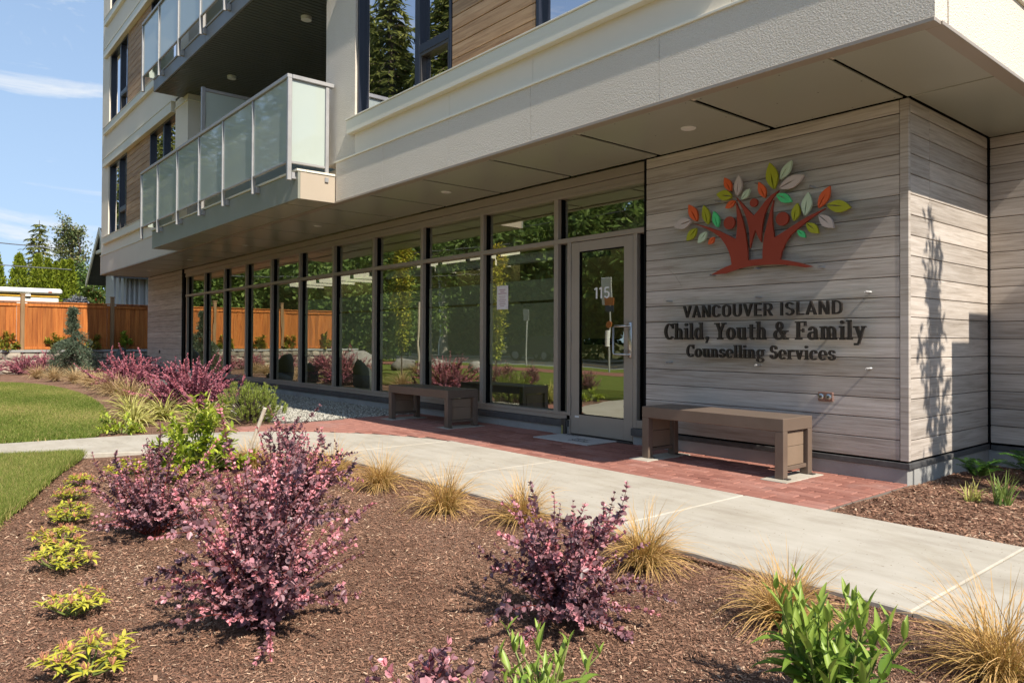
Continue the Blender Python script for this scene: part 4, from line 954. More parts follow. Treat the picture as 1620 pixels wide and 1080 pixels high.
    if c == ',': return [[(.17+.105*math.cos(R(40*i)), .09+.105*math.sin(R(40*i))) for i in range(9)], [(.19, .08), (.275, .08), (.15, -.22), (.07, -.20)]], .33
    if c == '&': return ring(.34, .76, .21, .25, 0, 360, .13, .085, 22)+ring(.31, .27, .31, .29, 70, 335, .165, .09, 20)+[[(.17, .70), (.35, .70), (.80, 0), (.59, 0)], [(.46, .20), (.55, .12), (.76, .46), (.66, .46)], box_(.54, .43, .84, .51), box_(.70, 0, .86, .08)], .88
    return [], .30
def sans_glyph(c, t=.135):
    B_ = box_
    if c == 'V': return [[(0, 1), (t*1.12, 1), (.36, .16), (.33, 0), (.27, 0)], [(.27, 0), (.37, 0), (.64, 1), (.64-t*1.12, 1)]], .66
    if c == 'A': return [[(0, 0), (t*1.1, 0), (.36, .84), (.37, 1), (.28, 1)], [(.28, 1), (.37, 1), (.66, 0), (.66-t*1.1, 0)], B_(.14, .2, .52, .31)], .69
    if c == 'N': return [B_(.04, 0, .04+t, 1), B_(.50, 0, .50+t, 1), [(.06, 1), (.20, 1), (.61, 0), (.47, 0)]], .71
    if c == 'C': return ring(.34, .68, .30, .33, 12, 180, t, .115, 14)+ring(.34, .32, .30, .33, 180, 348, t, .115, 14)+[B_(.04, .32, .04+t, .68)], .68
    if c == 'O': return ring(.34, .67, .30, .34, 0, 180, t, .115, 14)+ring(.34, .33, .30, .34, 180, 360, t, .115, 14)+[B_(.04, .33, .04+t, .67), B_(.64-t, .33, .64, .67)], .72
    if c == 'U': return ring(.33, .32, .29, .33, 180, 360, t, .115, 16)+[B_(.04, .32, .04+t, 1), B_(.62-t, .32, .62, 1)], .70
    if c == 'D': return ring(.28, .67, .34, .33, 0, 90, t, .115, 10)+ring(.28, .33, .34, .33, -90, 0, t, .115, 10)+[B_(.05, 0, .05+t, 1), B_(.62-t, .33, .62, .67), B_(.06, .885, .29, 1), B_(.06, 0, .29, .115)], .69
    if c == 'E': return [B_(.05, 0, .05+t, 1), B_(.05, 0, .52, .115), B_(.05, .44, .48, .55), B_(.05, .885, .52, 1)], .58
    if c == 'R': return [B_(.05, 0, .05+t, 1), B_(.06, .885, .34, 1), B_(.06, .40, .34, .51), [(.28, .43), (.41, .43), (.64, 0), (.49, 0)]]+ring(.33, .70, .27, .30, -90, 90, t, .115, 14), .66
    if c == 'I': return [B_(.06, 0, .06+t, 1)], .26
    if c == 'L': return [B_(.05, 0, .05+t, 1), B_(.05, 0, .50, .115)], .54
    if c == 'S': return ring(.31, .74, .27, .26, 20, 268, t, .115, 14)+ring(.31, .27, .28, .28, -160, 90, t, .115, 14), .64
    if c == '1': return [B_(.16, 0, .30, 1), [(.02, .78), (.16, .86), (.16, 1), (.02, .90)]], .40
    if c == '5': return [B_(.08, .885, .50, 1), [(.08, 1), (.21, 1), (.19, .52), (.06, .50)]]+ring(.28, .32, .27, .32, -155, 135, .135, .115, 18), .60
    return [], .30
def lettering(txt, x0, x1, z0, h, glyph, parent, y0, y1, mat, track=.04, name='letter', cap=1.0):
    tot = sum(glyph(c)[1]+track for c in txt)-track; sx = (x1-x0)/tot; x = x0
    for c in txt:
        polys, adv = glyph(c)
        if polys:
            mb = MB()
            for i, q in enumerate(polys):
                q = [(x+u*sx, z0+v*h) for u, v in q]
                ar = sum(q[k][0]*q[(k+1) % len(q)][1]-q[(k+1) % len(q)][0]*q[k][1] for k in range(len(q)))
                if ar < 0: q = q[::-1]
                e = (i % 7)*.00012; mb.prism(q, XZ(0), y0-e, y1)
            part(name, mb, mat, parent)
        x += (adv+track)*sx
sg = thing('lettering_sign', 'clear acrylic sign with raised dark lettering on wooden wall', 'wall sign', (-3.54, 5.80, 1.15))
lettering('VANCOUVER ISLAND', -4.30, -2.762, 1.281, .111, sans_glyph, sg, YS0, YS1, BLACKL, .07)
lettering('Child, Youth & Family', -4.522, -2.583, 1.077, .152, slab_glyph, sg, YS0, YS1, BLACKL, .035)
lettering('Counselling Services', -4.262, -2.822, .913, .113, slab_glyph, sg, YS0, YS1, BLACKL, .035)
rr = []
for cx, cz, a0 in ((-2.57, 1.43, 0), (-4.51, 1.43, 90), (-4.51, .87, 180), (-2.57, .87, 270)):
    rr += [(cx+.05*math.cos(R(a0+i*15)), cz+.05*math.sin(R(a0+i*15))) for i in range(7)]
face('acrylic_backing', rr, ACRYL, sg, 5.748, 5.756)
for x, z in ((-4.486, 1.447), (-3.524, 1.447), (-2.58, 1.447), (-4.486, .856), (-3.524, .856), (-2.577, .856)): pin(x, z, sg)
lettering('115', -5.588, -5.352, 1.52, .122, sans_glyph, door, YF+.0215, YF+.0235, WHITE, .05, 'door_number')

# small fittings
t = thing('twin_outlet_plate', 'small copper plate with two round steel outlets above bench', 'wall fitting', (-2.937, 5.80, .616))
part('plate', MB().box(-3.0, -2.874, 5.788, 5.799, .578, .654, .004), plain('copper_plate', (.36, .20, .15), rough=.45, metal=.3, nscale=20), t)
for x in (-2.968, -2.905):
    part('outlet', MB().tube([(x, 5.788, .616), (x, 5.772, .616), (x, 5.768, .616)], [.026, .024, .014], 16), STEEL, t)
    part('plug', MB().tube([(x, 5.768, .616), (x, 5.760, .616)], [.009, .008], 10), METALDK, t)
t = thing('hose_tap_cover', 'tiny round grey cap low on the far wooden pillar', 'wall fitting', (-22.57, 5.80, .70))
part('cap', MB().tube([(-22.57, 5.80, .70), (-22.57, 5.775, .70)], [.045, .04], 14), METALDK, t)
t = thing('window_notice', 'white paper notice with pale pink print stuck on the shop window', 'notice', (-7.25, YG+.014, 1.60))
part('sheet', MB().box(-7.362, -7.135, YG-.0035, YG-.0025, 1.455, 1.757), PAPER, t)
pl_ = MB()
for i, (a, b) in enumerate([(.05, .17), (.07, .15), (.03, .19), (.05, .17), (.06, .16), (.04, .18), (.06, .16), (.05, .17), (.07, .15)]):
    z = 1.70-i*.024-(.012 if i > 2 else 0); pl_.box(-7.362+a, -7.362+b, YG-.0045, YG-.0036, z, z+(.011 if i < 3 else .007))
part('print', pl_, PINKINK, t)
t = thing('door_mat', 'pale grey doormat with black script before the glass door', 'doormat', (-5.62, 5.62, .003))
part('mat', MB().box(-6.02, -5.20, 5.36, 5.83, .001, .012, .003), MAT_, t)
ink = MB()
def scribble(x0, y0, n, s, amp):
    pts = []
    for i in range(n*6+1):
        u = i/6; pts.append((x0+u*s+.35*s*math.sin(u*6.28), y0+amp*math.sin(u*6.28+1.0)*(1.3 if int(u*1.7) % 3 == 0 else .7), .0125))
    for a, b in zip(pts[:-1], pts[1:]):
        dx, dy = b[0]-a[0], b[1]-a[1]; l_ = math.hypot(dx, dy)+1e-9; nx, ny = -dy/l_*.006, dx/l_*.006
        ink.quad((a[0]-nx, a[1]-ny, .0128), (b[0]-nx, b[1]-ny, .0128), (b[0]+nx, b[1]+ny, .0128), (a[0]+nx, a[1]+ny, .0128))
scribble(-5.92, 5.76, 5, .042, .018); scribble(-5.62, 5.60, 4, .05, .03); scribble(-5.60, 5.50, 6, .045, .035)
part('script_print', ink, BLACK, t)
t = thing('door_stop', 'short dark door stop post beside the entrance hinges', 'door stop', (-5.985, 5.80, 0))
part('post', MB().box(-6.02, -5.955, 5.775, 5.822, .0, .185, .006), METALDK, t)
part('reflector_tab', MB().box(-6.004, -5.985, 5.770, 5.7745, .0, .11), plain('faded_yellow_tab', (.38, .34, .12), rough=.6), t)

# ------------------------------------------------------------------ benches
def bench(x0, x1, y0, y1, label, h=.468):
    t = thing('metal_bench', label, 'bench', ((x0+x1)/2, (y0+y1)/2, 0), 'brown metal benches on the brick patio')
    lw, ld = .075, .065
    part('seat', MB().box(x0, x1, y0, y1, h-.10, h, .004), BENCHM, t)
    for xa in (x0, x1-lw):
        for ya, yb in ((y0+.001, y0+ld), (y1-ld, y1-.001)):
            part('leg', MB().box(xa+.0005, xa+lw-.0005, ya, yb, .006, h-.10, .003), BENCHM, t)
            part('foot_plate', MB().box(xa+.02, xa+lw+.035, ya+.01, yb-.01, .003, .012, .002), METALDK, t)
        xm = xa+.02
        part('side_panel', MB().box(xm, xm+.03, y0+ld+.004, y1-ld-.03, .245, h-.11, .002), BENCHP, t)
        part('side_panel', MB().box(xm, xm+.03, y0+ld+.004, y1-ld-.03, .095, .242, .002), BENCHP, t)
        part('rail', MB().box(xm-.004, xm+.04, y0+ld, y1-ld, .062, .092, .003), BENCHM, t)
    part('small_label', MB().box(x1-.0545, x1-.0525, y1-.16, y1-.135, h-.16, h-.13), WHITE, t)
    return t
bench(-4.37, -2.978, 5.215, 5.655, 'brown metal bench in front of the wooden sign wall')
bench(-8.66, -7.275, 5.10, 5.56, 'brown metal bench below the shop windows, left of the door', .455)

# ------------------------------------------------------------------ plants
def nrm(a): return a/(np.linalg.norm(a, axis=-1, keepdims=True)+1e-9)
def leafquads(C, D, U, Ln, Wd, tint, fold=.12, droop=.1, a=.9, b=.8, p1=.33, p2=.7):
    D = nrm(D); S = nrm(np.cross(D, U)); N = np.cross(S, D); Ln = Ln[:, None]; Wd = Wd[:, None]
    dr = -N*Ln*droop
    v0 = C; v1 = C+D*Ln*p1+S*Wd*.5*a+N*Wd*fold+dr*.1; v2 = C+D*Ln*p2+S*Wd*.5*b+N*Wd*fold+dr*.5; v3 = C+D*Ln+dr
    v4 = C+D*Ln*p2-S*Wd*.5*b+N*Wd*fold+dr*.5; v5 = C+D*Ln*p1-S*Wd*.5*a+N*Wd*fold+dr*.1
    V = np.stack([v0, v1, v2, v3, v4, v5], 1).reshape(-1, 3); k = np.arange(len(C))*6
    F = np.concatenate([np.stack([k, k+1, k+2, k+3], -1), np.stack([k, k+3, k+4, k+5], -1)])
    return V, F, np.repeat(tint, 6)
class LeafBag:
    def __init__(s): s.C = []; s.D = []; s.U = []; s.L = []; s.W = []; s.T = []
    def add(s, C, D, U, L_, W, T):
        s.C.append(C); s.D.append(D); s.U.append(U); s.L.append(L_); s.W.append(W); s.T.append(T)
    def mesh(s, name, mat, **kw):
        V, F, T = leafquads(*[np.concatenate(q) for q in (s.C, s.D, s.U, s.L, s.W, s.T)], **kw)
        return raw(name, V, F, mat, T)
def rvec(rs, n): return nrm(rs.normal(0, 1, (n, 3)))

BARBP = leafmat('pink_barberry_leaf', [(0, (.12, .05, .065)), (.30, (.28, .10, .14)), (.6, (.50, .19, .24)), (1, (.74, .27, .32))], .45, .2, .4)
def barberry(seed, h=.58, rad=.34, shoots=58, leaf=.026, label='', loc=(0, 0, 0), pink=.5, up_=0.0, whips=0):
    rs = np.random.RandomState(seed); st = MB(); bag = LeafBag()
    def shoot(p, d, ln, tipness, r0, bend, depth=0):
        n = 7; pts = [p]; dd = d.copy(); bend = bend*rs.uniform(.2, 1.9)
        for i in range(n):
            dd = nrm(dd + np.array([0, 0, bend]) + rs.normal(0, .07, 3)); q = pts[-1]+dd*ln/n; q[2] = max(q[2], .015); pts.append(q)
        st.tube(pts, list(np.linspace(r0, .0011, n+1)), 4, False)
        P = np.array(pts); m = int(ln/.0158)
        for j in range(m):
            u = (j+rs.uniform())/m
            if depth == 0 and u < .12: continue
            x = u*n; i = min(int(x), n-1); c = P[i]*(1-(x-i))+P[i+1]*(x-i); ax = nrm(P[i+1]-P[i])
            k = rs.randint(2, 6); rv = rvec(rs, k); D = nrm(rv-ax*(rv@ax)[:, None]*.9+ax*(.25+.6*u))
            sz = leaf*(1.15-.62*u**1.5)*rs.uniform(.6, 1.25, k)
            tn = np.clip((u**1.9)*tipness*1.15 + rs.normal(.22, .13, k), 0, 1)
            bag.add(np.repeat(c[None], k, 0), D, nrm(rvec(rs, k)+np.array([0, 0, .8])+ax*.5), sz, sz*rs.uniform(.62, .85, k), tn)
        if depth == 0:
            for _ in range(rs.randint(1, 4)):
                i = rs.randint(2, n); shoot(P[i].copy(), nrm(nrm(P[i]-P[i-1])+rvec(rs, 1)[0]*.9), ln*rs.uniform(.2, .42), tipness*rs.uniform(.5, 1.1), .0018, .02, 1)
    for i in range(shoots):
        az = rs.uniform(0, 6.283); el = R(rs.uniform(12, 86)**1.0); s_ = rs.uniform(.7, 1.15)
        tgt = np.array([math.cos(az)*math.cos(el)*rad*1.2, math.sin(az)*math.cos(el)*rad*1.2, math.sin(el)*h*.80])
        d0 = nrm(tgt+np.array([0, 0, .22*h])); ln = np.linalg.norm(tgt)*s_
        p = np.array([math.cos(az)*rs.uniform(0, .06), math.sin(az)*rs.uniform(0, .06), .0])
        shoot(p, d0, ln, rs.uniform(.45, 1.1) if rs.uniform() < pink else rs.uniform(0, .3), .0035, -.085+up_)
    for _ in range(whips):   # a few long whips
        az = rs.uniform(0, 6.28); d0 = nrm(np.array([math.cos(az)*.5, math.sin(az)*.5, 1])); shoot(np.array([0, 0, .05]), d0, h*rs.uniform(.8, 1.0), .8, .003, .0)
    t = thing('barberry_shrub', label, 'shrub', loc, 'purple barberry shrubs')
    part('stems', st, STEM, t); WP[t.children[-1]] if False else None
    o = obj('foliage', bag.mesh('foliage', BARBP if pink > .9 else BARBL, fold=.10, droop=.12), t, WP[t], kind='stuff')
    for ch in t.children: ch.location = (0, 0, 0)
    return t
BB = barberry(1, .80, .27, 78, .025, 'largest purple barberry in the foreground with pink shoots and long shadow', (-2.74, 1.07, -.02), .62)
barberry(2, .56, .31, 58, .025, 'darker purple barberry with two tall thin whips beside the concrete walk', (-2.10, 2.02, -.02), .36, whips=2)
barberry(3, .62, .30, 52, .024, 'purple barberry at left of the mulch bed beside the row of yellow plants', (-4.42, 1.12, -.02), .45, whips=1)
barberry(4, .72, .31, 60, .025, 'tall purple barberry behind the largest one, before the bend of walk', (-4.25, 1.82, -.02), .55)
barberry(5, .26, .28, 34, .034, 'low purple barberry cut off by the bottom edge of the picture', (-1.64, 1.06, -.02), .45)
f1 = barberry(6, .95, .74, 80, .034, 'wide bright pink barberry in front of the far wooden pillar', (-16.2, 3.6, -.02), .95, .03)
f2 = barberry(7, .95, .74, 84, .034, 'wide bright pink barberry in front of dark glazing beside the pine', (-11.9, 3.5, -.02), .95, .03)
for i, (x, y, s_, lb) in enumerate([(-26.2, 2.95, .75, 'small far barberry below the stone wall, left of the blue spruce'), (-26.0, 3.5, .8, 'small far barberry touching the left side of the blue spruce'),
        (-26.3, 2.0, .75, 'far barberry at the left edge of the picture below the stone wall'), (-26, .9, .7, 'barberry below the wall mirrored in the dark glazing'),
        (-25.6, -.4, .7, 'barberry at the end of the stone wall, seen mirrored in the glazing'), (-17.3, .5, .62, 'barberry mirrored beside the grey stones in the glazing'), (-14.2, .4, .6, 'leftmost of three barberries mirrored above the left bench'),
        (-12.8, .5, .62, 'middle of the three barberries mirrored above the left bench'), (-10.9, .5, .55, 'rightmost of the three barberries mirrored above the left bench'), (-14.9, -.5, .55, 'barberry at the foot of the slim tree mirrored beside the paper notice')]):
    copytree(BB if i > 4 else f1 if i % 2 else f2, (x, y, -.03), i*1.3, s_*(1.25 if i > 4 else 1), lb)

def sedge(seed, n, h, spread, label, loc, mat=SEDGEL, wd=.0030, name='sedge_clump', cat='ornamental grass', group='tan sedge clumps along the beds', arch=1.0, seg=5, base=.05):
    rs = np.random.RandomState(seed); az = rs.uniform(0, 6.283, n); ln = h*rs.uniform(.55, 1.25, n); e0 = rs.uniform(.15, 1.0, n)
    el = np.pi/2 - e0*.95*spread; cv = rs.uniform(.35, 1.7, n)*arch*(.5+e0)
    r0 = base*np.sqrt(rs.uniform(0, 1, n)); a0 = rs.uniform(0, 6.283, n)
    P = np.stack([r0*np.cos(a0), r0*np.sin(a0), np.zeros(n)], -1); pts = [P]; 
    tw = rs.normal(0, .25, n)
    for i in range(seg):
        e = el - cv*((i+.5)/seg)**1.2; aa = az+tw*(i/seg)
        P = P+np.stack([np.cos(e)*np.cos(aa), np.cos(e)*np.sin(aa), np.sin(e)], -1)*(ln/seg)[:, None]; P[:, 2] = np.maximum(P[:, 2], .004); pts.append(P)
    pts = np.stack(pts, 1); side = np.stack([-np.sin(az), np.cos(az), rs.normal(0, .5, n)], -1); side = nrm(side)
    w_ = wd*np.array([.8, 1, 1, .85, .55, .12])[:seg+1]*1.0
    Lq = pts+side[:, None]*w_[None, :, None]/2; Rq = pts-side[:, None]*w_[None, :, None]/2
    V = np.stack([Lq, Rq], 2).reshape(-1, 3); k = np.arange(n)[:, None]*(2*(seg+1))+np.arange(seg)[None]*2; k = k.ravel()
    F = np.stack([k, k+1, k+3, k+2], -1)
    t0 = np.clip(rs.beta(2, 2, n)[:, None]*.5+np.linspace(.0, .55, seg+1)[None]+.0, 0, 1); T = np.repeat(t0.ravel(), 2)
    t = thing(name, label, cat, loc, group)
    obj('blades', raw('blades', V, F, mat, T), t, WP[t], kind='stuff'); return t
SED = [(-4.72, 2.72, .33, 'tan sedge clump right of the tall barberry, edge of walk'), (-3.82, 2.66, .34, 'tan sedge clump in the middle of the bed beside the walk'), (-3.30, 2.86, .33, 'tan sedge clump partly hidden behind the dark barberry with whips'),
       (-2.30, 2.76, .33, 'tan sedge clump between dark barberry and the concrete walk'), (-1.50, 2.64, .30, 'dry sedge clump behind the big green leafy plant'), (-.80, 2.72, .36, 'coarse brown sedge in the bottom right corner of the picture'),
       (-5.25, 2.60, .34, 'sedge clump nearest the tall barberry, half hidden behind its shoots'), (-6.25, 2.35, .28, 'small sedge clump at the foot of the wooden stake')]
for i, (x, y, h, lb) in enumerate(SED): sedge(20+i, 620 if i != 5 else 640, h*1.0, 1.0, lb, (x, y, -.025), arch=1.25)
far = [(-12.6, 2.86, 'pale dry grass clump beside the yellow striped grass'), (-15.6, 2.95, 'dry tan grass clump left of the pink barberries'), (-17.2, 3.1, 'dry tan grass below the blue spruce, right side'), (-18.8, 3.2, 'dry tan grass in front of the blue spruce'), (-20.5, 3.1, 'dry tan grass left of the blue spruce'), (-22.0, 2.9, 'dry tan grass clump at the left edge before the stone wall'), (-23.4, 2.7, 'farthest dry tan grass clump by the stone wall'), (-16.4, 3.0, 'dry tan grass clump between the pink barberry and the spruce'), (-19.6, 3.25, 'dry tan grass clump just left of the spruce foot'), (-14.2, 2.9, 'dry tan grass nearest the curved lawn tip'),
       (-16.5, .6, 'tan grass clump mirrored in the glazing beside grey stones'), (-19.5, -.6, 'tan grass clump mirrored left of the slim tree')]
TF = leafmat('dry_grass_blade', [(0, (.26, .20, .07)), (.4, (.46, .32, .15)), (1, (.62, .46, .27))], .6, .25, .2)
for i, (x, y, lb) in enumerate(far): sedge(40+i, 380, .46, 1.0, lb, (x, y+(.25 if y > 2 else 0), -.03), TF, .008, arch=1.0)
for i, (x, y, lb) in enumerate([(-10.0, 2.28, 'yellow striped grass mound nearest the concrete walk'), (-10.55, 2.75, 'yellow striped grass mound between the walk and pink barberry'), (-9.55, 2.98, 'yellow striped grass mound beside the round green pine'), (-11.35, 2.55, 'leftmost yellow striped grass mound near the lawn edge')]):
    sedge(60+i, 190, .42, 1.05, lb, (x, y, -.03), HAKL, .015, 'hakone_grass', 'ornamental grass', 'yellow striped grass mounds', 1.5)
sedge(70, 44, .20, .55, 'bright green iris-like tuft in the mulch by the right wall', (-1.66, 5.66, -.02), leafmat('iris_blade', [(0, (.10, .17, .03)), (1, (.30, .38, .10))], .5, .3, .3), .011, 'iris_tuft', 'plant', None, .25)
sedge(71, 40, .14, .8, 'low yellow green tuft left of the iris-like blades', (-1.82, 5.62, -.02), HAKL, .008, 'iris_tuft', 'plant', None, .4)

# leafy perennials: every leaf an object
def bentleaf(name, mat, ln, wd, bend, cup, teeth=0, tint=.4, seg=6):
    V = []; F = []; T = []
    for i in range(seg+1):
        u = i/seg; w_ = wd*(math.sin(math.pi*min(u**.75, 1))**.8)*(1-.25*u)+.0004
        a = bend*u*u; c = (ln*u*math.cos(a*.5), 0, -ln*u*math.sin(a*.5)*1.0)
        V += [(c[0], -w_/2, c[2]+cup*w_), c, (c[0], w_/2, c[2]+cup*w_)]; T += [tint+.12*u, tint+.3, tint+.12*u]
    for i in range(seg):
        k = 3*i; F += [(k, k+3, k+4, k+1), (k+1, k+4, k+5, k+2)]
    return raw(name, np.array(V), np.array(F), mat, T, True)
def orient(d, upv):
    x_ = Vector(d).normalized(); z_ = Vector(upv); y_ = z_.cross(x_).normalized(); z_ = x_.cross(y_)
    return Matrix(((x_.x, y_.x, z_.x), (x_.y, y_.y, z_.y), (x_.z, y_.z, z_.z))).to_euler()
PLF = [bentleaf('leaf', PEREL, .11, .035, .5, .22, tint=.15), bentleaf('leaf', PEREL, .11, .033, .9, .25, tint=.42), bentleaf('leaf', PEREL, .10, .027, .15, .3, tint=.72)]
def perennial(seed, stems, h, spread, label, loc, maxl=300, lscale=1.0, young=0):
    rs = np.random.RandomState(seed); t = thing('leafy_perennial', label, 'plant', loc, 'green leafy perennials'); L0 = Vector(loc); st = MB(); cnt = 0
    for i in range(stems):
        az = rs.uniform(0, 6.28); r_ = spread*math.sqrt(rs.uniform(0, 1)); b0 = np.array([r_*.55*math.cos(az), r_*.55*math.sin(az), 0]); hh = h*rs.uniform(.6, 1.08)
        tp = np.array([r_*1.3*math.cos(az)+rs.normal(0, .02), r_*1.3*math.sin(az)+rs.normal(0, .02), hh]); pts = [b0+(tp-b0)*u+np.array([0, 0, .02*math.sin(u*3.1)]) for u in np.linspace(0, 1, 5)]
        st.tube(pts, [.0042, .004, .0035, .003, .0018], 5, False)
        nn = int(hh/.078); ph = rs.uniform(0, 3.14)
        for j in range(nn+1):
            u = .34+.66*j/nn; p = b0+(tp-b0)*u; ang = ph+j*1.57
            for s_ in (0, math.pi):
                if cnt >= maxl: break
                a = ang+s_+rs.normal(0, .2); el = R(rs.uniform(12, 55) if j < nn-1 else rs.uniform(50, 80))
                d = (math.cos(a)*math.cos(el), math.sin(a)*math.cos(el), math.sin(el))
                m = PLF[2] if j >= nn-1 or rs.uniform() < young else PLF[rs.randint(0, 3) if rs.uniform() < .5 else rs.randint(0, 2)]
                sc_ = lscale*rs.uniform(.75, 1.2)*(1.05-.38*(j/nn)**3)
                obj('leaf', m, t, L0+Vector(p), orient(d, (-.3*d[0], -.3*d[1], 1)), sc_); cnt += 1
    o = part('stems', st, GSTEM, t); o.location = (0, 0, 0)
    return t
perennial(1, 34, .33, .135, 'big green leafy plant in the foreground at lower right', (-1.03, 2.07, -.03), 290, 1.0)
perennial(2, 17, .17, .17, 'light green leafy plant cut off by the bottom edge', (-1.60, 1.47, -.03), 170, .82, .6)
SLF = [bentleaf('leaf', SKIML, .055, .019, .5, .12, tint=.50, seg=4), bentleaf('leaf', SKIML, .055, .018, .3, .15, tint=.28, seg=4), bentleaf('leaf', SKIML, .05, .016, .2, .2, tint=.66, seg=4)]
def skimmia(seed, label, loc, s_=1.0, n=9, hot=0.2, single_leaves=True):
    rs = np.random.RandomState(seed); t = thing('yellow_leaved_shrub', label, 'shrub', loc, 'small yellow-leaved shrubs along the lawn'); L0 = Vector(loc); st = MB()
    fl = MB(); bag = LeafBag()
    for i in range(n):
        az = i*2.4+rs.uniform(-.4, .4); r_ = .165*s_*math.sqrt((i+.5)/n); tp = np.array([r_*math.cos(az), r_*math.sin(az), s_*rs.uniform(.06, .15)*(1.1-.5*r_/(.17*s_))])
        st.tube([tp*[.25, .25, 0], tp*[.8, .8, .6], tp], [.004, .0035, .003], 5, False)
        k = rs.randint(9, 13); top = rs.uniform() < hot
        for j in range(k):
            a = j*2.4+rs.uniform(0, .4); el = R(rs.uniform(-12, 25)+(18 if j > k-4 else 0)); d = (math.cos(a)*math.cos(el), math.sin(a)*math.cos(el), math.sin(el))
            q = 0 if rs.uniform() < .3 else 1
            if j > k-4: q = 2 if top or rs.uniform() < .5 else 1
            sc_ = s_*rs.uniform(.85, 1.3)
            if single_leaves: obj('leaf', SLF[q], t, L0+Vector(tp+rs.normal(0, .006, 3)), orient(d, (0, 0, 1)), sc_)
            else: bag.add(tp[None]+rs.normal(0, .006, (1, 3)), np.array([d]), np.array([[0, 0, 1.]]), np.array([.06*sc_]), np.array([.021*sc_]), np.array([(.2, .45, .75)[q]]))
        for _ in range(9 if top or rs.uniform() < .4 else 0):
            a = rs.uniform(0, 6.28); q = tp+np.array([math.cos(a)*.012, math.sin(a)*.012, rs.uniform(.015, .035)])
            fl.tube([tp, q], [.0012, .0022], 3, True)
    o = part('stems', st, GSTEM, t); o.location = (0, 0, 0)
    if not single_leaves: obj('foliage', bag.mesh('foliage', SKIML), t, WP[t], kind='stuff')
    if fl.v: o = part('flower_buds', fl, plain('dusty_pink_bud', (.50, .22, .14), (.38, .16, .09), .7, nscale=60), t, kind='stuff'); o.location = (0, 0, 0)
SK = [(-2.72, .49, 1.0, 'yellow green shrub nearest the bottom left corner'), (-3.34, .55, .85, 'second yellow green shrub up from the bottom left corner'), (-4.02, .62, 1.0, 'third yellow shrub up the left edge, beside its twin'), (-4.42, .66, .95, 'fourth yellow shrub, with reddish buds, up the left edge'),
      (-5.72, .92, .75, 'small orange tipped shrub at the lawn edge'), (-6.25, 1.06, .7, 'tiny yellow shrub just behind the orange tipped one'), (-6.45, 1.42, 1.1, 'pale yellow shrub at the lawn corner by the concrete walk'), (-5.05, .80, .9, 'yellow green shrub with reddish buds at the lawn curve'), (-6.0, 1.62, .9, 'yellow shrub half hidden behind the left barberry')]
for i, (x, y, s_, lb) in enumerate(SK): skimmia(80+i, lb, (x, y, -.025), s_*.78, 17, .8 if i in (3, 4) else .25, i < 4)

# lime shrub, round pine, ferns
def leafyshrub(seed, h, rad, n, ll, mat, label, loc, name, cat='shrub', stemm=GSTEM, group=None, tint=(.35, .25)):
    rs = np.random.RandomState(seed); bag = LeafBag(); st = MB()
    for i in range(n):
        az = rs.uniform(0, 6.28); el = math.asin(rs.uniform(.1, 1)); q = np.array([math.cos(az)*math.cos(el)*rad, math.sin(az)*math.cos(el)*rad, math.sin(el)*h])*rs.uniform(.55, 1.08)
        st.tube([q*[.1, .1, 0], q*[.55, .55, .65], q], [.006, .004, .002], 4, False); ax = nrm(q-q*[.55, .55, .65])
        for m_ in range(5):
            p = q*[.55, .55, .65]+(q-q*[.55, .55, .65])*(m_+1)/5; k = 5
            rv = rvec(rs, k); D = nrm(rv-ax*(rv@ax)[:, None]*.7+ax*.55); s_ = ll*rs.uniform(.6, 1.2, k)
            bag.add(np.repeat(p[None], k, 0), D, np.tile([0, 0, 1.], (k, 1))+rv*.3, s_, s_*.42, np.clip(rs.normal(tint[0]+.3*(m_/5)*(el/1.5), tint[1], k), 0, 1))
    t = thing(name, label, cat, loc, group); part('stems', st, stemm, t).location = (0, 0, 0)
    obj('foliage', bag.mesh('foliage', mat), t, WP[t], kind='stuff'); return t
leafyshrub(90, .60, .40, 76, .065, CHOIL, 'bright lime green shrub behind the left purple barberry, at the walk', (-6.22, 1.92, -.03), 'lime_shrub', tint=(.45, .25))
leafyshrub(91, .30, .30, 26, .05, CHOIL, 'low lime green plant with spreading shoots in front of yellow striped grass', (-9.35, 2.0, -.03), 'lime_shrub', tint=(.45, .25))
leafyshrub(92, .25, .25, 24, .06, RHODL, 'small yellow green plant among the dry grass left of pink barberries', (-15.5, 3.35, -.03), 'yellow_plant')
def mugo(seed, loc, label, h=.50, rad=.46):
    rs = np.random.RandomState(seed); bag = LeafBag(); st = MB()
    for i in range(230):
        az = rs.uniform(0, 6.28); el = math.asin(rs.uniform(.02, 1)); q = np.array([math.cos(az)*math.cos(el)*rad, math.sin(az)*math.cos(el)*rad, math.sin(el)*h])*rs.uniform(.6, 1.04)
        ax = nrm(nrm(q)*.6+np.array([0, 0, .9])); ln = rs.uniform(.06, .13); st.tube([q*.3, q, q+ax*ln], [.005, .004, .003], 3, False)
        k = 46; u = rs.uniform(0, 1, k); rv = rvec(rs, k); D = nrm(rv-ax*(rv@ax)[:, None]+ax*.9)
        bag.add(q+ax*ln*u[:, None]-ax*.03, D, rvec(rs, k), rs.uniform(.03, .05, k), np.full(k, .0045), np.clip(rs.normal(.35, .2, k)+.25*u, 0, 1))
    t = thing('mugo_pine', label, 'shrub', loc); part('stems', st, BARK, t).location = (0, 0, 0)
    obj('needles', bag.mesh('needles', MUGOL), t, WP[t], kind='stuff')
mugo(95, (-9.75, 3.62, -.03), 'round green dwarf pine at the gravel edge before the glazing')
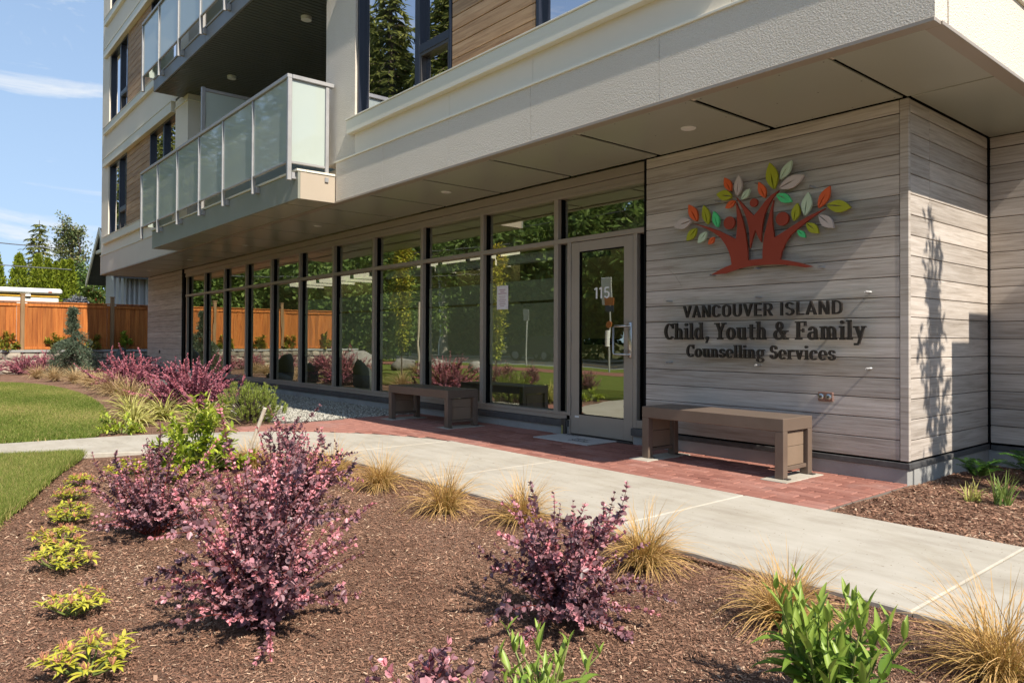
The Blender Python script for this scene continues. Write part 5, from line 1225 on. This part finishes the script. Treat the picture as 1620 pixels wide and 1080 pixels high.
def fern(seed, loc, label, n=10, ln=.36):
    rs = np.random.RandomState(seed); t = thing('fern', label, 'fern', loc, 'green ferns by the right wall')
    for i in range(n):
        az = i*2.4+rs.uniform(-.3, .3); e0 = R(rs.uniform(50, 80)); bag = LeafBag(); P = np.zeros(3); L_ = ln*rs.uniform(.65, 1.1); seg = 26
        for j in range(seg):
            e = e0-R(75)*(j/seg)**1.4; d = np.array([math.cos(e)*math.cos(az), math.cos(e)*math.sin(az), math.sin(e)]); P = P+d*L_/seg
            u = j/seg
            if u < .12: continue
            w_ = .095*math.sin(math.pi*min(1, (u-.05)**.6))*(ln/.36)+.006; sd = np.array([-math.sin(az), math.cos(az), 0.])
            for s_ in (-1, 1): bag.add(P[None].copy(), nrm(sd*s_+d*.45+rs.normal(0, .06, 3))[None], np.array([[0, 0, 1.]]), np.array([w_]), np.array([L_/seg*1.15]), np.array([rs.uniform(0, 1)]))
        obj('frond', bag.mesh('frond', FERNL), t, WP[t], kind='stuff')
fern(97, (-2.05, 6.45, -.02), 'small green fern in the mulch close to the wall corner', 9, .30)
fern(98, (-1.72, 6.75, -.02), 'larger bright fern at the right picture edge beside the wall', 11, .42)

# blue spruce on the far side
def spruce(seed, loc, label, h=2.05, rad=.95):
    rs = np.random.RandomState(seed); bag = LeafBag(); tr = MB(); tr.tube([(0, 0, 0), (.03, 0, h*.5), (.0, .02, h*.8), (.06, .0, h*.98)], [.05, .04, .022, .006], 6)
    for i in range(95):
        u = rs.uniform(0, 1)**.75; z = h*(.04+.92*u); r_ = rad*(1-u)**.95*rs.uniform(.55, 1.1)+.09; 
        if .62 < u: r_ = rad*.25*rs.uniform(.3, 1.0)*(1.25-u)+.05
        az = rs.uniform(0, 6.28); d = np.array([math.cos(az), math.sin(az), 0]); n = 9; p0 = np.array([.0, .0, z]); pts = []
        for j in range(n+1):
            v = j/n; pts.append(p0+d*r_*v+np.array([0, 0, .10*v*r_-.55*r_*v*v*(.4 if u > .6 else 1)]))
        pts = np.array(pts); pts[:, 2] = np.maximum(pts[:, 2], .03); tr.tube(pts, list(np.linspace(.014, .004, n+1)), 3, False)
        k = int(170*r_/.5)+30; v = rs.uniform(.15, 1, k)*n; ii = np.minimum(v.astype(int), n-1); fr = (v-ii)[:, None]; c = pts[ii]*(1-fr)+pts[ii+1]*fr
        ax = nrm(pts[-1]-pts[0]); rv = rvec(rs, k); c = c+rv*.045
        D = nrm(rv*.9+ax*.6+np.array([0, 0, .25])); bag.add(c, D, rvec(rs, k), rs.uniform(.05, .10, k), rs.uniform(.012, .022, k), np.clip(rs.normal(.5, .22, k), 0, 1))
    t = thing('blue_spruce', label, 'tree', loc); part('trunk', tr, BARK, t).location = (0, 0, 0)
    obj('crown', bag.mesh('crown', BSPRUL), t, WP[t], kind='stuff'); return t
spruce(101, (-25.2, 4.05, -.03), 'small ragged blue spruce in front of the orange wooden fence')

# young trees
def youngtree(seed, loc, h, rad, label, mat, group=None, lean=(0, 0), ll=.07, n=60, stake=None):
    rs = np.random.RandomState(seed); bag = LeafBag(); tr = MB(); tp = np.array([lean[0], lean[1], h]); tr.tube([(0, 0, 0), tp*.5, tp*.97], [.03, .02, .006], 6)
    for i in range(n):
        u = .16+.84*(i/n); p0 = tp*u; az = rs.uniform(0, 6.28); L_ = rad*rs.uniform(.5, 1.15)*math.sin(math.pi*min(1, .18+.8*(1-u)))*1.1+.08
        d = nrm(np.array([math.cos(az)*.6, math.sin(az)*.6, 1.0])); q = p0+d*L_*1.2; tr.tube([p0, (p0+q)/2+np.array([0, 0, -.02]), q], [.008, .005, .002], 3, False)
        k = 34; v = rs.uniform(.1, 1, k)[:, None]; rv = rvec(rs, k)
        bag.add(p0+(q-p0)*v+rv*.05, nrm(rv+d*.3), np.tile([0, 0, 1.], (k, 1))+rvec(rs, k)*.5, ll*rs.uniform(.6, 1.2, k), ll*rs.uniform(.4, .6, k), np.clip(rs.normal(.3+.5*u, .2, k), 0, 1))
    t = thing('young_tree', label, 'tree', loc, group); part('trunk', tr, BARK, t).location = (0, 0, 0)
    obj('crown', bag.mesh('crown', mat), t, WP[t], kind='stuff'); return t
youngtree(110, (-15.6, -.7, -.02), 3.4, .36, 'slim golden young tree with a stake, mirrored behind the paper notice', COLTL, 'slim young street trees', ll=.11, n=90)
youngtree(111, (-18.6, .45, -.02), 4.3, .46, 'slim yellow green young tree mirrored left of the bench', COLTL, 'slim young street trees', (.15, .1), .11, 100)
youngtree(112, (.55, 6.02, -.02), 4.6, .38, 'slim young tree just outside the right edge, shading the wall', CHOIL, 'slim young street trees', (-.05, .05), .10, 44)
def stake(x0, y0, x1, y1, h, label, r=.028, mat=WEATHER, z=-.03):
    single('wooden_stake', MB().tube([(0, 0, 0), (x1-x0, y1-y0, h)], r, 8).mesh('wooden_stake', mat), label, 'stake', 'wooden tree stakes', (x0, y0, z))
stake(-16.0, -1.0, -15.85, -.92, 2.25, 'tan wooden stake leaning beside the golden young tree', .035)
stake(-18.1, .2, -18.1, .2, 2.2, 'tan wooden stake beside the yellow green young tree', .035)
stake(-6.20, 2.25, -6.0, 2.36, .52, 'short weathered leaning stake behind the tall barberry', .016)
stake(.35, 6.15, .35, 6.15, 2.6, 'tall wooden stake beside the tree outside the right edge', .035)

# standing stones near the gravel strip and boulders
def rock(seed, loc, sx, sy, sz, label, mat, name='boulder', cat='stone', group=None, rz=0, flat_=.35):
    rs = np.random.RandomState(seed); V = []; n = 14; m = 9
    for i in range(m+1):
        th = math.pi*i/m
        for j in range(n):
            ph = 2*math.pi*j/n; V.append([math.sin(th)*math.cos(ph), math.sin(th)*math.sin(ph), math.cos(th)])
    V = np.array(V); r_ = np.ones(len(V))
    for _ in range(12):
        nv = rvec(rs, 1)[0]; dd = V@nv; lim = rs.uniform(.55, .92); r_ = np.where(dd*r_ > lim, lim/np.maximum(dd, .01), r_)
    V = V*r_[:, None]*(1+rs.normal(0, .02, (len(V), 1)))*np.array([sx, sy, sz])/2*1.15
    F = [(i*n+j, (i+1)*n+j, (i+1)*n+(j+1) % n, i*n+(j+1) % n) for i in range(m) for j in range(n)]
    V[:, 2] += sz*.42
    return single(name, raw(name, V, np.array(F), mat), label, cat, group, loc, (0, 0, rz))
SG = 'grey slate stones along the gravel'
rock(1, (-23.2, 4.95, -.05), .5, .35, 1.0, 'upright grey slate stone mirrored beside the far end of the glazing', SLATE, 'standing_stone', group=SG)
rock(2, (-18.0, 4.25, -.05), .7, .4, .85, 'pointed grey slate stone mirrored in the glazing, left of the flat one', SLATE, 'standing_stone', group=SG)
rock(3, (-16.7, 4.2, -.05), .8, .4, .58, 'squat flat topped slate stone mirrored in the glazing', SLATE, 'standing_stone', group=SG)
rock(4, (-14.1, 4.2, -.05), .5, .4, .72, 'waisted slate stone mirrored in the glazing beside the slim tree', SLATE, 'standing_stone', group=SG)
rock(5, (-14.5, 3.75, -.1), .7, .4, .42, 'dark slate stone lying between the two pink barberries', SLATE, 'standing_stone', group=SG)
rock(6, (-16.2, 5.2, -.05), 1.2, .45, .40, 'long low slate block behind the pink barberry at the glazing foot', SLATE, 'standing_stone', group=SG)
for i, (x, y, s_, lb) in enumerate([(-24.0, -1.2, .9, 'pale boulder at the end of the stone wall, mirrored in glazing'), (-22.4, -1.9, .75, 'pale boulder mirrored just left of the slim tree'), (-20.8, -2.5, .7, 'pale boulder mirrored right of the slim tree'), (-19.6, -3.0, .55, 'small pale boulder on the lawn edge, mirrored in glazing'), (-25.6, -1.8, .9, 'large pale boulder below the fence end')]):
    rock(20+i, (x, y, -.1), s_*1.3, s_, s_*.85, lb, STONE, group='pale boulders at the lawn edge', rz=i)
for i, (x, y, s_, lb) in enumerate([(-2.95, .62, .05, 'clod of soil left of the largest barberry'), (-2.45, .55, .06, 'clod of soil near the bottom left shrub'), (-3.5, 1.25, .04, 'small clod of soil behind the largest barberry')]):
    rock(40+i, (x, y, -.035), s_*1.4, s_, s_*.8, lb, MULCH, 'soil_clod', 'clod')

# ------------------------------------------------------------------ fence on a stone wall, far side of the garden
XF = -27.3
fence = thing('wooden_fence', 'new orange cedar board fence standing on the low stone wall', 'fence', (XF, 3, .70))
bme = [MB().box(-.011, .011, -w_/2, w_/2, -.70, .70, .003).mesh('board', CEDAR) for w_ in (.1382, .1376, .138)]
FY0, FY1 = -1.75, 8.6
posts = [FY0] + [.52-0.02, 3.02, 5.52, 8.2]
yb = FY0+.1
i = 0
while yb < FY1:
    if min(abs(yb-p) for p in posts) > .10:
        obj('board', bme[i % 3], fence, (XF+random.uniform(-.003, .003), yb, .70+.075+.70))
    yb += .139; i += 1
for p in posts:
    pp = obj('post', MB().box(XF-.03, XF+.09, p-.055, p+.055, .68, 2.42, .008).mesh('post', CEDARPOST), fence, WP[fence]); pp.location = -WP[fence]
    part('post_cap', MB().box(XF-.045, XF+.105, p-.07, p+.07, 2.421, 2.45, .006), CEDARPOST, fence)
for a, b in zip(posts[:-1], posts[1:]):
    part('rail', MB().box(XF+.012, XF+.045, a+.06, b-.06, .715, .80, .004), CEDAR, fence)
    part('rail', MB().box(XF+.012, XF+.045, a+.06, b-.06, 2.06, 2.15, .004), CEDAR, fence)
    part('cap_rail', MB().box(XF-.05, XF+.07, a+.06, b-.06, 2.18, 2.215, .004), CEDAR, fence)
    for e in (a+.06, b-.15): part('edge_board', MB().box(XF+.012, XF+.032, e, e+.09, .80, 2.06, .003), CEDAR, fence)
rw = thing('stone_retaining_wall', 'low retaining wall of tan rubble stone under the wooden fence', 'wall', (XF+.25, 3, 0))
part('mortar_core', MB().box(XF-.2, XF+.26, -2.6, 9, -.1, .62), MORTAR, rw)
part('coping', MB().box(XF-.2, XF+.31, -2.65, 9, .62, .695, .015), CONCBASE, rw)
rs = np.random.RandomState(5)
def stone_mesh(w_, h_, seed):
    r = np.random.RandomState(seed); n = 9; P = []
    for i in range(n):
        a = 2*math.pi*i/n+r.uniform(-.2, .2); k = max(abs(math.cos(a)), abs(math.sin(a)))**.8; P.append((math.cos(a)/k*w_/2*r.uniform(.86, 1.0), math.sin(a)/k*h_/2*r.uniform(.86, 1.0)))
    mb = MB(); mb.v = [(0, u, v) for u, v in P]+[(.045, u*.82, v*.82) for u, v in P]+[(.055+r.uniform(0, .02), 0, 0)]
    mb.f = [(i, (i+1) % n, n+(i+1) % n, n+i) for i in range(n)]+[(n+i, n+(i+1) % n, 2*n) for i in range(n)]; mb.m = [0]*len(mb.f)
    return mb.mesh('stone', STONEW)
smesh = [stone_mesh(rs.uniform(.28, .5), .22, k) for k in range(9)]
for r_ in range(3):
    y = -2.55+r_*.17
    while y < 8.8:
        w_ = rs.uniform(.28, .5); m = smesh[rs.randint(9)]
        obj('stone', m, rw, (XF+.255, y+w_/2, .10+r_*.205+rs.uniform(-.012, .012)), (rs.uniform(-.1, .1), 0, 0), (1, w_/.42, rs.uniform(.9, 1.08))); y += w_*.98
for i, (y, z, lb) in enumerate([(3.85, 1, 'yellow leaved plant against the fence, left of the blue spruce'), (4.98, 1, 'yellow leaved plant against the fence, right of the blue spruce'), (5.92, 1, 'green plant in the shaded corner of the fence'),
        (2.6, 1, 'yellow plant at the fence foot, mirrored at left in the glazing'), (1.4, 1, 'yellow plant at the fence foot, mirrored next to the spruce'), (.2, 1, 'yellow plant at the fence foot, near its mirrored end'), (-1.3, .8, 'yellow plant just past the fence end, mirrored in glazing')]):
    leafyshrub(120+i, .62, .30, 16, .12, RHODL if i != 2 else CHOIL, lb, (XF+.16, y, .69), 'fence_plant', 'plant', GSTEM, 'plants along the fence foot')

# ------------------------------------------------------------------ neighbours beyond the fence
hs = thing('neighbour_house', 'pale neighbouring house with brown shingled gable behind the fence', 'house', (-31, 9, .6))
part('wall', MB().box(-32.8, -29.4, 6.4, 13, .6, 3.55), HOUSEW, hs)
gb = MB(); gb.prism([(-33.0, 3.55), (-29.2, 3.55), (-31.1, 5.1)], lambda u, v, d: (u, d, v), 6.36, 6.5); part('gable', gb, SHINGLE, hs)
for k in range(7):
    z = 3.62+k*.2; hw = 1.9*(1-(z-3.55)/1.55)
    if hw > .1: part('shingle_course', MB().box(-31.1-hw, -31.1+hw, 6.335, 6.36, z, z+.185), SHINGLE, hs)
for s_ in (-1, 1):
    rf = MB(); a = (-31.1, 5.22); b = (-31.1+s_*2.35, 3.32)
    rf.prism([a, b, (b[0], b[1]-.12), (a[0], a[1]-.14)], lambda u, v, d: (u, d, v), 5.85, 13.2); part('roof', rf, ROOFM, hs)
    rf = MB(); rf.prism([(a[0], a[1]+.02), (b[0], b[1]+.02), (b[0], b[1]-.2), (a[0], a[1]-.22)], lambda u, v, d: (u, d, v), 5.80, 5.846); part('barge_board', rf, TRIM, hs)
part('gable_beam', MB().box(-31.9, -30.3, 5.86, 5.95, 4.3, 4.42).box(-31.15, -31.05, 5.86, 5.95, 4.42, 5.0), TRIM, hs)
for k in range(6): part('porch_slat', MB().box(-29.36, -29.30, 5.98+.16*k, 6.04+.16*k, .6, 3.5), HOUSEW, hs)
part('downpipe', MB().tube([(-29.33, 7.05, .6), (-29.33, 7.05, 3.5)], .05, 8), GREYPOLE, hs)
part('brick_chimney', MB().box(-29.7, -29.2, 7.75, 8.6, .6, 6.0), BRICKWALL, hs)
rv = thing('mobile_home', 'white mobile home with a yellow stripe showing over the fence', 'mobile home', (-35.2, 0, .6))
part('body', MB().box(-36.6, -34.0, 2.0, 4.98, .9, 2.68, .05), WHITEP, rv)
part('roof', MB().box(-36.7, -33.9, 1.95, 5.08, 2.80, 3.02, .06), WHITEP, rv)
part('yellow_stripe', MB().box(-36.62, -33.98, 1.99, 4.99, 2.685, 2.735), YELLOWP, rv)
part('marker_light', MB().box(-33.99, -33.88, 4.60, 4.72, 2.86, 2.90), RED, rv)
part('roof_vent', MB().box(-33.97, -33.90, 3.84, 4.02, 2.69, 2.775, .01), WHITE, rv)

# hedges and trees
def cone_tree(seed, h, rad, n, mat, leaf, name, label, loc, group=None, power=.8, flat_=.5):
    rs = np.random.RandomState(seed); u = rs.uniform(0, 1, n)**1.3; az = rs.uniform(0, 6.28, n)
    lob = 1+.16*np.sin(az*3+seed)+.12*np.sin(az*7+u*9)
    rr_ = rad*(1-u)**power*lob*np.sqrt(rs.uniform(.35, 1.1, n)); C = np.stack([rr_*np.cos(az), rr_*np.sin(az), h*(.03+.95*u)], -1)
    D = nrm(np.stack([np.cos(az)*.5, np.sin(az)*.5, np.full(n, .9)], -1)+rs.normal(0, .35, (n, 3)))
    V, F, T = leafquads(C, D, rvec(rs, n), leaf*rs.uniform(.6, 1.4, n), leaf*rs.uniform(.3, .6, n), np.clip(rs.normal(.5, .22, n), 0, 1))
    t = thing(name, label, 'tree', loc, group); o = part('trunk', MB().tube([(0, 0, -.1), (0, 0, h*.9)], [rad*.12, .02], 6), BARK, t); o.location = (0, 0, 0)
    obj('crown', raw('crown', V, F, mat, T), t, WP[t], kind='stuff'); return t
ced = [(3.25, 4.75, .55, 'arborvitae cut by the left picture edge'), (4.05, 4.72, .62, 'arborvitae with broad cone, second from the left edge'), (4.75, 4.75, .50, 'tallest pointed arborvitae in the middle of the hedge'), (5.10, 4.60, .46, 'arborvitae tucked against the tallest hedge cone'), (5.44, 4.48, .44, 'narrow arborvitae third from the right hedge end'), (5.68, 4.55, .42, 'narrow arborvitae second from the right hedge end'), (5.98, 4.62, .50, 'rightmost arborvitae at the end of the hedge')]
for i, (y, zt, r_, lb) in enumerate(ced): cone_tree(130+i, zt-.6, r_, 5200, CEDL, .13, 'arborvitae', lb, (-38+.2*(i % 2), y, .6), 'arborvitae hedge behind the mobile home', .62)
for i in range(9): cone_tree(140, 4.0, .6, 3200, CEDL, .15, 'arborvitae', 'arborvitae of the hedge left of the picture, mirrored in glazing', (-38, 2.4-i*.9, .6), 'arborvitae hedge outside the picture', .62) if i < 1 else None
def conifer(seed, h, rad, label, loc, n_lv=26, per=8, leaf=.42, group=None, mat=CONL, droop=.35, open_=1.0):
    rs = np.random.RandomState(seed); bag = LeafBag(); tr = MB(); tr.tube([(0, 0, 0), (0, 0, h*.5), (0, 0, h)], [h*.017, h*.011, .01], 7)
    for i in range(n_lv):
        u = (i+.3)/n_lv; z = h*(.12+.87*u); L_ = rad*(1-u)**.8*rs.uniform(.75, 1.15)+.12
        for j in range(per):
            az = j*6.283/per+i*.9+rs.uniform(-.3, .3); d = np.array([math.cos(az), math.sin(az), 0]); Lb = L_*rs.uniform(.65, 1.15)
            v = np.linspace(0, 1, 6); pts = np.array([0, 0, z])+d*Lb*v[:, None]+np.array([0, 0, 1.])*(Lb*(.12*v-droop*v**2))[:, None]
            tr.tube(pts, list(np.linspace(.03*h/12, .006, 6)), 3, False)
            k = max(6, int(16*Lb/leaf*.5*open_)); vv = rs.uniform(.12, 1, k)**.8*5; ii = np.minimum(vv.astype(int), 4); c = pts[ii]+(pts[ii+1]-pts[ii])*(vv-ii)[:, None]
            sd = np.array([-d[1], d[0], 0]); s_ = rs.choice([-1, 1], k)[:, None]
            D = nrm(d*.5+sd*s_*rs.uniform(.3, 1, (k, 1))+np.array([0, 0, -.35])+rs.normal(0, .2, (k, 3)))
            bag.add(c, D, np.tile([0, 0, 1.], (k, 1))+rs.normal(0, .3, (k, 3)), leaf*rs.uniform(.5, 1.2, k), leaf*rs.uniform(.18, .34, k), np.clip(rs.normal(.45, .22, k), 0, 1))
    t = thing('conifer', label, 'tree', loc, group); part('trunk', tr, BARK, t).location = (0, 0, 0)
    obj('crown', bag.mesh('crown', mat), t, WP[t], kind='stuff'); return t
conifer(150, 7.0, 1.9, 'distant dark conifer with a thin leader against the sky', (-48, 6.05, .6), 24, 8, .30)
def broadtree(seed, h, rad, label, loc, n_br, ll, mat, group=None, z0=.28, dens=40, spread=1.0, name='broadleaf_tree', bushy=1.0):
    rs = np.random.RandomState(seed); bag = LeafBag(); tr = MB(); tr.tube([(0, 0, 0), (.1, 0, h*.35), (0, .1, h*.8)], [h*.02, h*.014, .02], 7)
    for i in range(n_br):
        u = rs.uniform(z0, .92); p0 = np.array([.1*(1-u), 0, h*u*.8]); az = rs.uniform(0, 6.28); el = R(rs.uniform(15, 75)); 
        L_ = rad*(1.15-.75*abs(u-.5)*1.4)*rs.uniform(.6, 1.15); d = np.array([math.cos(az)*math.cos(el)*spread, math.sin(az)*math.cos(el)*spread, math.sin(el)])
        q = p0+d*L_; q[2] = min(q[2], h); mid = (p0+q)/2+rs.normal(0, .1*L_, 3); tr.tube([p0, mid, q], [h*.006, h*.004, .008], 4, False)
        for _ in range(7):
            v = rs.uniform(.3, 1); c0 = p0*(1-v)+q*v+rs.normal(0, .17*L_*bushy, 3); k = dens; rv = rvec(rs, k)
            bag.add(c0+rv*rs.uniform(.1, 1, (k, 1))*L_*.22*bushy, nrm(rv+rs.normal(0, .5, (k, 3))), np.tile([0, 0, 1.], (k, 1))+rs.normal(0, .5, (k, 3)), ll*rs.uniform(.6, 1.3, k), ll*rs.uniform(.4, .7, k), np.clip(rs.normal(.45, .24, k)+.12*rv[:, 2], 0, 1))
    t = thing(name, label, 'tree', loc, group); part('trunk', tr, BARK, t).location = (0, 0, 0)
    obj('crown', bag.mesh('crown', mat), t, WP[t], kind='stuff'); return t
broadtree(160, 7.9, 1.7, 'airy deciduous tree with sky showing through, behind the house', (-44, 6.95, .6), 46, .14, BIRCHL, None, .30, 15, .75, bushy=.8)
broadtree(161, 5.0, 1.6, 'rounded tree between the distant conifer and the airy tree', (-43, 5.95, .6), 30, .16, BIRCHL, None, .2, 30)
broadtree(162, 3.2, .85, 'red tipped green shrub beside the pale house', (-36, 6.42, .6), 24, .13, PHOTL, None, .1, 40, name='photinia_shrub')
broadtree(163, 2.30, .8, 'low grey green bush over the fence top', (-34.6, 5.7, .6), 26, .11, LAVL, None, .1, 40, name='grey_bush')
broadtree(164, 4.2, 1.5, 'green tree filling the gap behind the shrub and house', (-41, 7.4, .6), 30, .16, BROADL, None, .1, 40)

# trees across the street, seen mirrored in the glass
c1 = conifer(170, 36, 7.4, 'tall fir with a sharp top across the street, mirrored in the big upper window', (-56.5, -24, 0), 44, 10, .75, 'tall firs across the street', droop=.45)
c2 = conifer(171, 33, 6.8, 'tall fir across the street, right of the sharpest one in the upper window reflection', (-48.5, -25, 0), 40, 10, .75, 'tall firs across the street', droop=.55)
k_ = 0
WL = 'tall fir mirrored in the big upper window, '
BL = 'tall fir mirrored in the balcony glass, '
for x, y, s_, src, lb in [(-52.3, -27, .97, c1, WL+'just right of the sharpest one'), (-45, -27, .95, c2, WL+'at its right edge'), (-60, -27, .95, c2, WL+'just left of the sharpest one'), (-66.5, -27, 1.0, c1, WL+'at its left edge'), (-75, -28, 1.05, c2, BL+'beside its near end post'),
        (-63, -25.5, .98, c2, WL+'left of its middle'), (-71, -24, .90, c1, 'fir across the street between the upper window and balcony reflections'), (-79, -25, 1.03, c2, BL+'first panel from its near end'), (-87, -24.5, .88, c1, BL+'second panel from its near end'), (-96, -25, 1.0, c2, BL+'third panel from its near end'),
        (-105, -24, 1, c1, BL+'third panel from the far end'), (-114, -25, 1.08, c2, BL+'second panel from the far end'), (-124, -24, 1.1, c1, BL+'last panel at the far end'), (-134, -25, 1.2, c2, 'tall fir mirrored in the small upper windows, right one'), (-146, -24, 1.15, c1, 'tall fir mirrored in the small upper windows, middle one'), (-160, -25, 1.3, c2, 'tall fir mirrored in the far corner upper window')]:
    copytree(src, (x, y, 0), k_*1.1, s_, lb); k_ += 1

g1 = broadtree(180, 10.5, 4.4, 'leafy street-side tree mirrored in the dark shop glazing', (-30, -21, 0), 90, .42, BROADL, 'leafy trees across the street', .04, 34, 1.1)
g2 = broadtree(181, 9.8, 4.2, 'leafy street-side tree mirrored in the dark shop glazing', (-36.5, -21.5, 0), 85, .42, BROADL, 'leafy trees across the street', .04, 34, 1.1)
k_ = 0
LL = 'leafy tree across the street mirrored in the shop glazing, '
g1['label'] = 'leafy tree across the street mirrored in the entrance door'; g2['label'] = LL+'behind the paper notice'
for x, s_, src, lb in [(-24, 1.15, g2, 'leafy street tree hidden from the glass by the wooden sign wall, nearest it'), (-43, 1.05, g1, LL+'first pane left of the notice'), (-49.5, 1, g2, LL+'second pane left of the notice'), (-56, 1.1, g1, LL+'third pane left of the notice'), (-63, 1, g2, LL+'fourth pane left of the notice'), (-70, 1.1, g1, LL+'fifth pane left of the notice'), (-78, 1.1, g2, LL+'sixth pane left of the notice'),
        (-86, 1.15, g1, LL+'fourth pane from the far pillar'), (-95, 1.1, g2, LL+'third pane from the far pillar'), (-104, 1.2, g1, LL+'second pane from the far pillar'), (-114, 1.2, g2, LL+'pane at the far pillar'), (-125, 1.2, g1, 'farthest leafy tree across the street'), (-18, 1.1, g1, 'leafy street tree across from the wooden bench wall'), (-12, 1.1, g2, 'leafy street tree across from the parapet corner')]:
    copytree(src, (x, -21.2-(k_ % 3)*.7, 0), k_*2.1, s_, lb); k_ += 1
# a leafy tree on the neighbour's side, mirrored above the fence
k_ = 0
for x, y, s_, src, lb in [(-33, -6, .62, g2, 'leafy tree behind the end of the fence, mirrored in glazing'), (-39, -11, .85, g1, 'leafy tree behind the mobile home, mirrored in glazing'), (-47, -3, .7, g2, 'leafy tree far behind the mobile home, mirrored above the fence')]:
    copytree(src, (x, y, 0), k_, s_, lb, 'leafy trees behind the fence'); k_ += 1
pl = thing('utility_pole', 'pale utility pole across the street mirrored in the glass', 'utility pole', (-43.6, -18.4, 0))
part('pole', MB().tube([(-43.6, -18.4, -.1), (-43.6, -18.4, 11)], [.20, .15], 12), POLEW, pl)
part('conduit', MB().tube([(-43.95, -18.3, 0), (-43.9, -18.3, 6)], .09, 8), WHITE, pl)
part('crossarm', MB().box(-43.7, -43.5, -19.6, -17.2, 10.0, 10.15), POLEW, pl)
def wire(pts, label, sag):
    a, b = np.array(pts[0], float), np.array(pts[1], float); P = [a+(b-a)*u-np.array([0, 0, sag*4*u*(1-u)]) for u in np.linspace(0, 1, 17)]
    single('overhead_wire', MB().tube(P, .02, 4).mesh('overhead_wire', WIRE), label, 'cable', 'overhead wires')
wire([(-36, -20, 7.6), (-36, 5.2, 4.86)], 'upper overhead wire slanting down to the distant conifer', .6)
wire([(-36, -20, 5.6), (-36.2, 5.75, 4.0)], 'lower overhead wire crossing in front of the hedge', .35)
wire([(-43.6, -18.4, 9.9), (-8, -18.4, 9.9)], 'street wire mirrored as a pale line in the transom panes', .5)
wire([(-43.6, -18.4, 8.6), (-8, -18.4, 8.6)], 'lower street wire mirrored in the transom panes', .5)
sp = thing('street_sign', 'grey street sign post on the verge mirrored in the shop glass', 'street sign', (-23.7, -8.8, 0))
part('post', MB().tube([(-23.7, -8.8, -.1), (-23.7, -8.8, 2.35)], .035, 8), GREYPOLE, sp)
part('plate', MB().box(-23.9, -23.5, -8.77, -8.75, 1.9, 2.4, .01), GREYPOLE, sp)
bs = thing('bus_stop_post', 'bus stop post with white and orange panels mirrored in the door', 'bus stop', (-17.6, -7.5, 0))
part('post', MB().tube([(-17.6, -7.5, -.1), (-17.6, -7.5, 3.3)], .035, 8), GREYPOLE, bs)
part('white_panel', MB().box(-17.9, -17.45, -7.46, -7.44, 2.35, 3.3, .01), WHITE, bs)
part('orange_panel', MB().box(-17.75, -17.35, -7.43, -7.42, 2.35, 2.6), ORANGE, bs)
part('navy_panel', MB().box(-17.75, -17.35, -7.43, -7.42, 2.12, 2.34), BLUEP, bs)
part('orange_disc', MB().tube([(-17.6, -7.46, 1.65), (-17.6, -7.44, 1.65)], .13, 18), ORANGE, bs)
part('timetable_tube', MB().tube([(-17.6, -7.42, .85), (-17.6, -7.42, 1.45)], .09, 10), WHITE, bs)
car = thing('parked_car', 'dark car parked on the far side of the street, mirrored in glass', 'car', (-31, -16.4, -.1))
cb = MB(); cb.prism([(-33.1, .35), (-33.15, .75), (-32.3, .92), (-31.9, .95), (-29.4, .98), (-29.0, .85), (-28.95, .40)], lambda u, v, d: (u, d, v-.1), -17.25, -15.55); part('body', cb, CARP, car)
cb = MB(); cb.prism([(-32.2, .92), (-31.5, 1.42), (-30.1, 1.45), (-29.3, .96)], lambda u, v, d: (u, d, v-.1), -17.15, -15.65); part('cabin', cb, CARG, car)
for x in (-32.35, -29.75):
    for y in (-17.2, -15.6):
        wl = part('wheel', MB().tube([(x, y-.1, .22), (x, y+.1, .22)], .32, 18), RUBBER, car); part('rim', MB().tube([(x, y+.101, .22), (x, y+.11, .22)], .2, 14), ALU, wl)
for k in range(2): part('headlight', MB().box(-33.17, -33.1, -17.1+k*1.15, -16.75+k*1.15, .52, .66, .02), WHITE, car)
# unseen screen, made up to cast the stepped shadow on the return wall
scn = thing('added_shadow_screen', 'unseen stepped screen added outside the right edge to shade the wall corner', 'screen', (-.25, 7.0, 0))
for k in range(10):
    x0 = 6.48+k*.128
    if x0 > 7.6: break
    part('board', MB().box(-.30, -.27, x0, x0+.1275, 0, 3.17 if x0 < 6.8 else 3.42), WEATHER, scn)
part('rail', MB().box(-.269, -.23, 6.48, 7.76, .5, .6), WEATHER, scn)
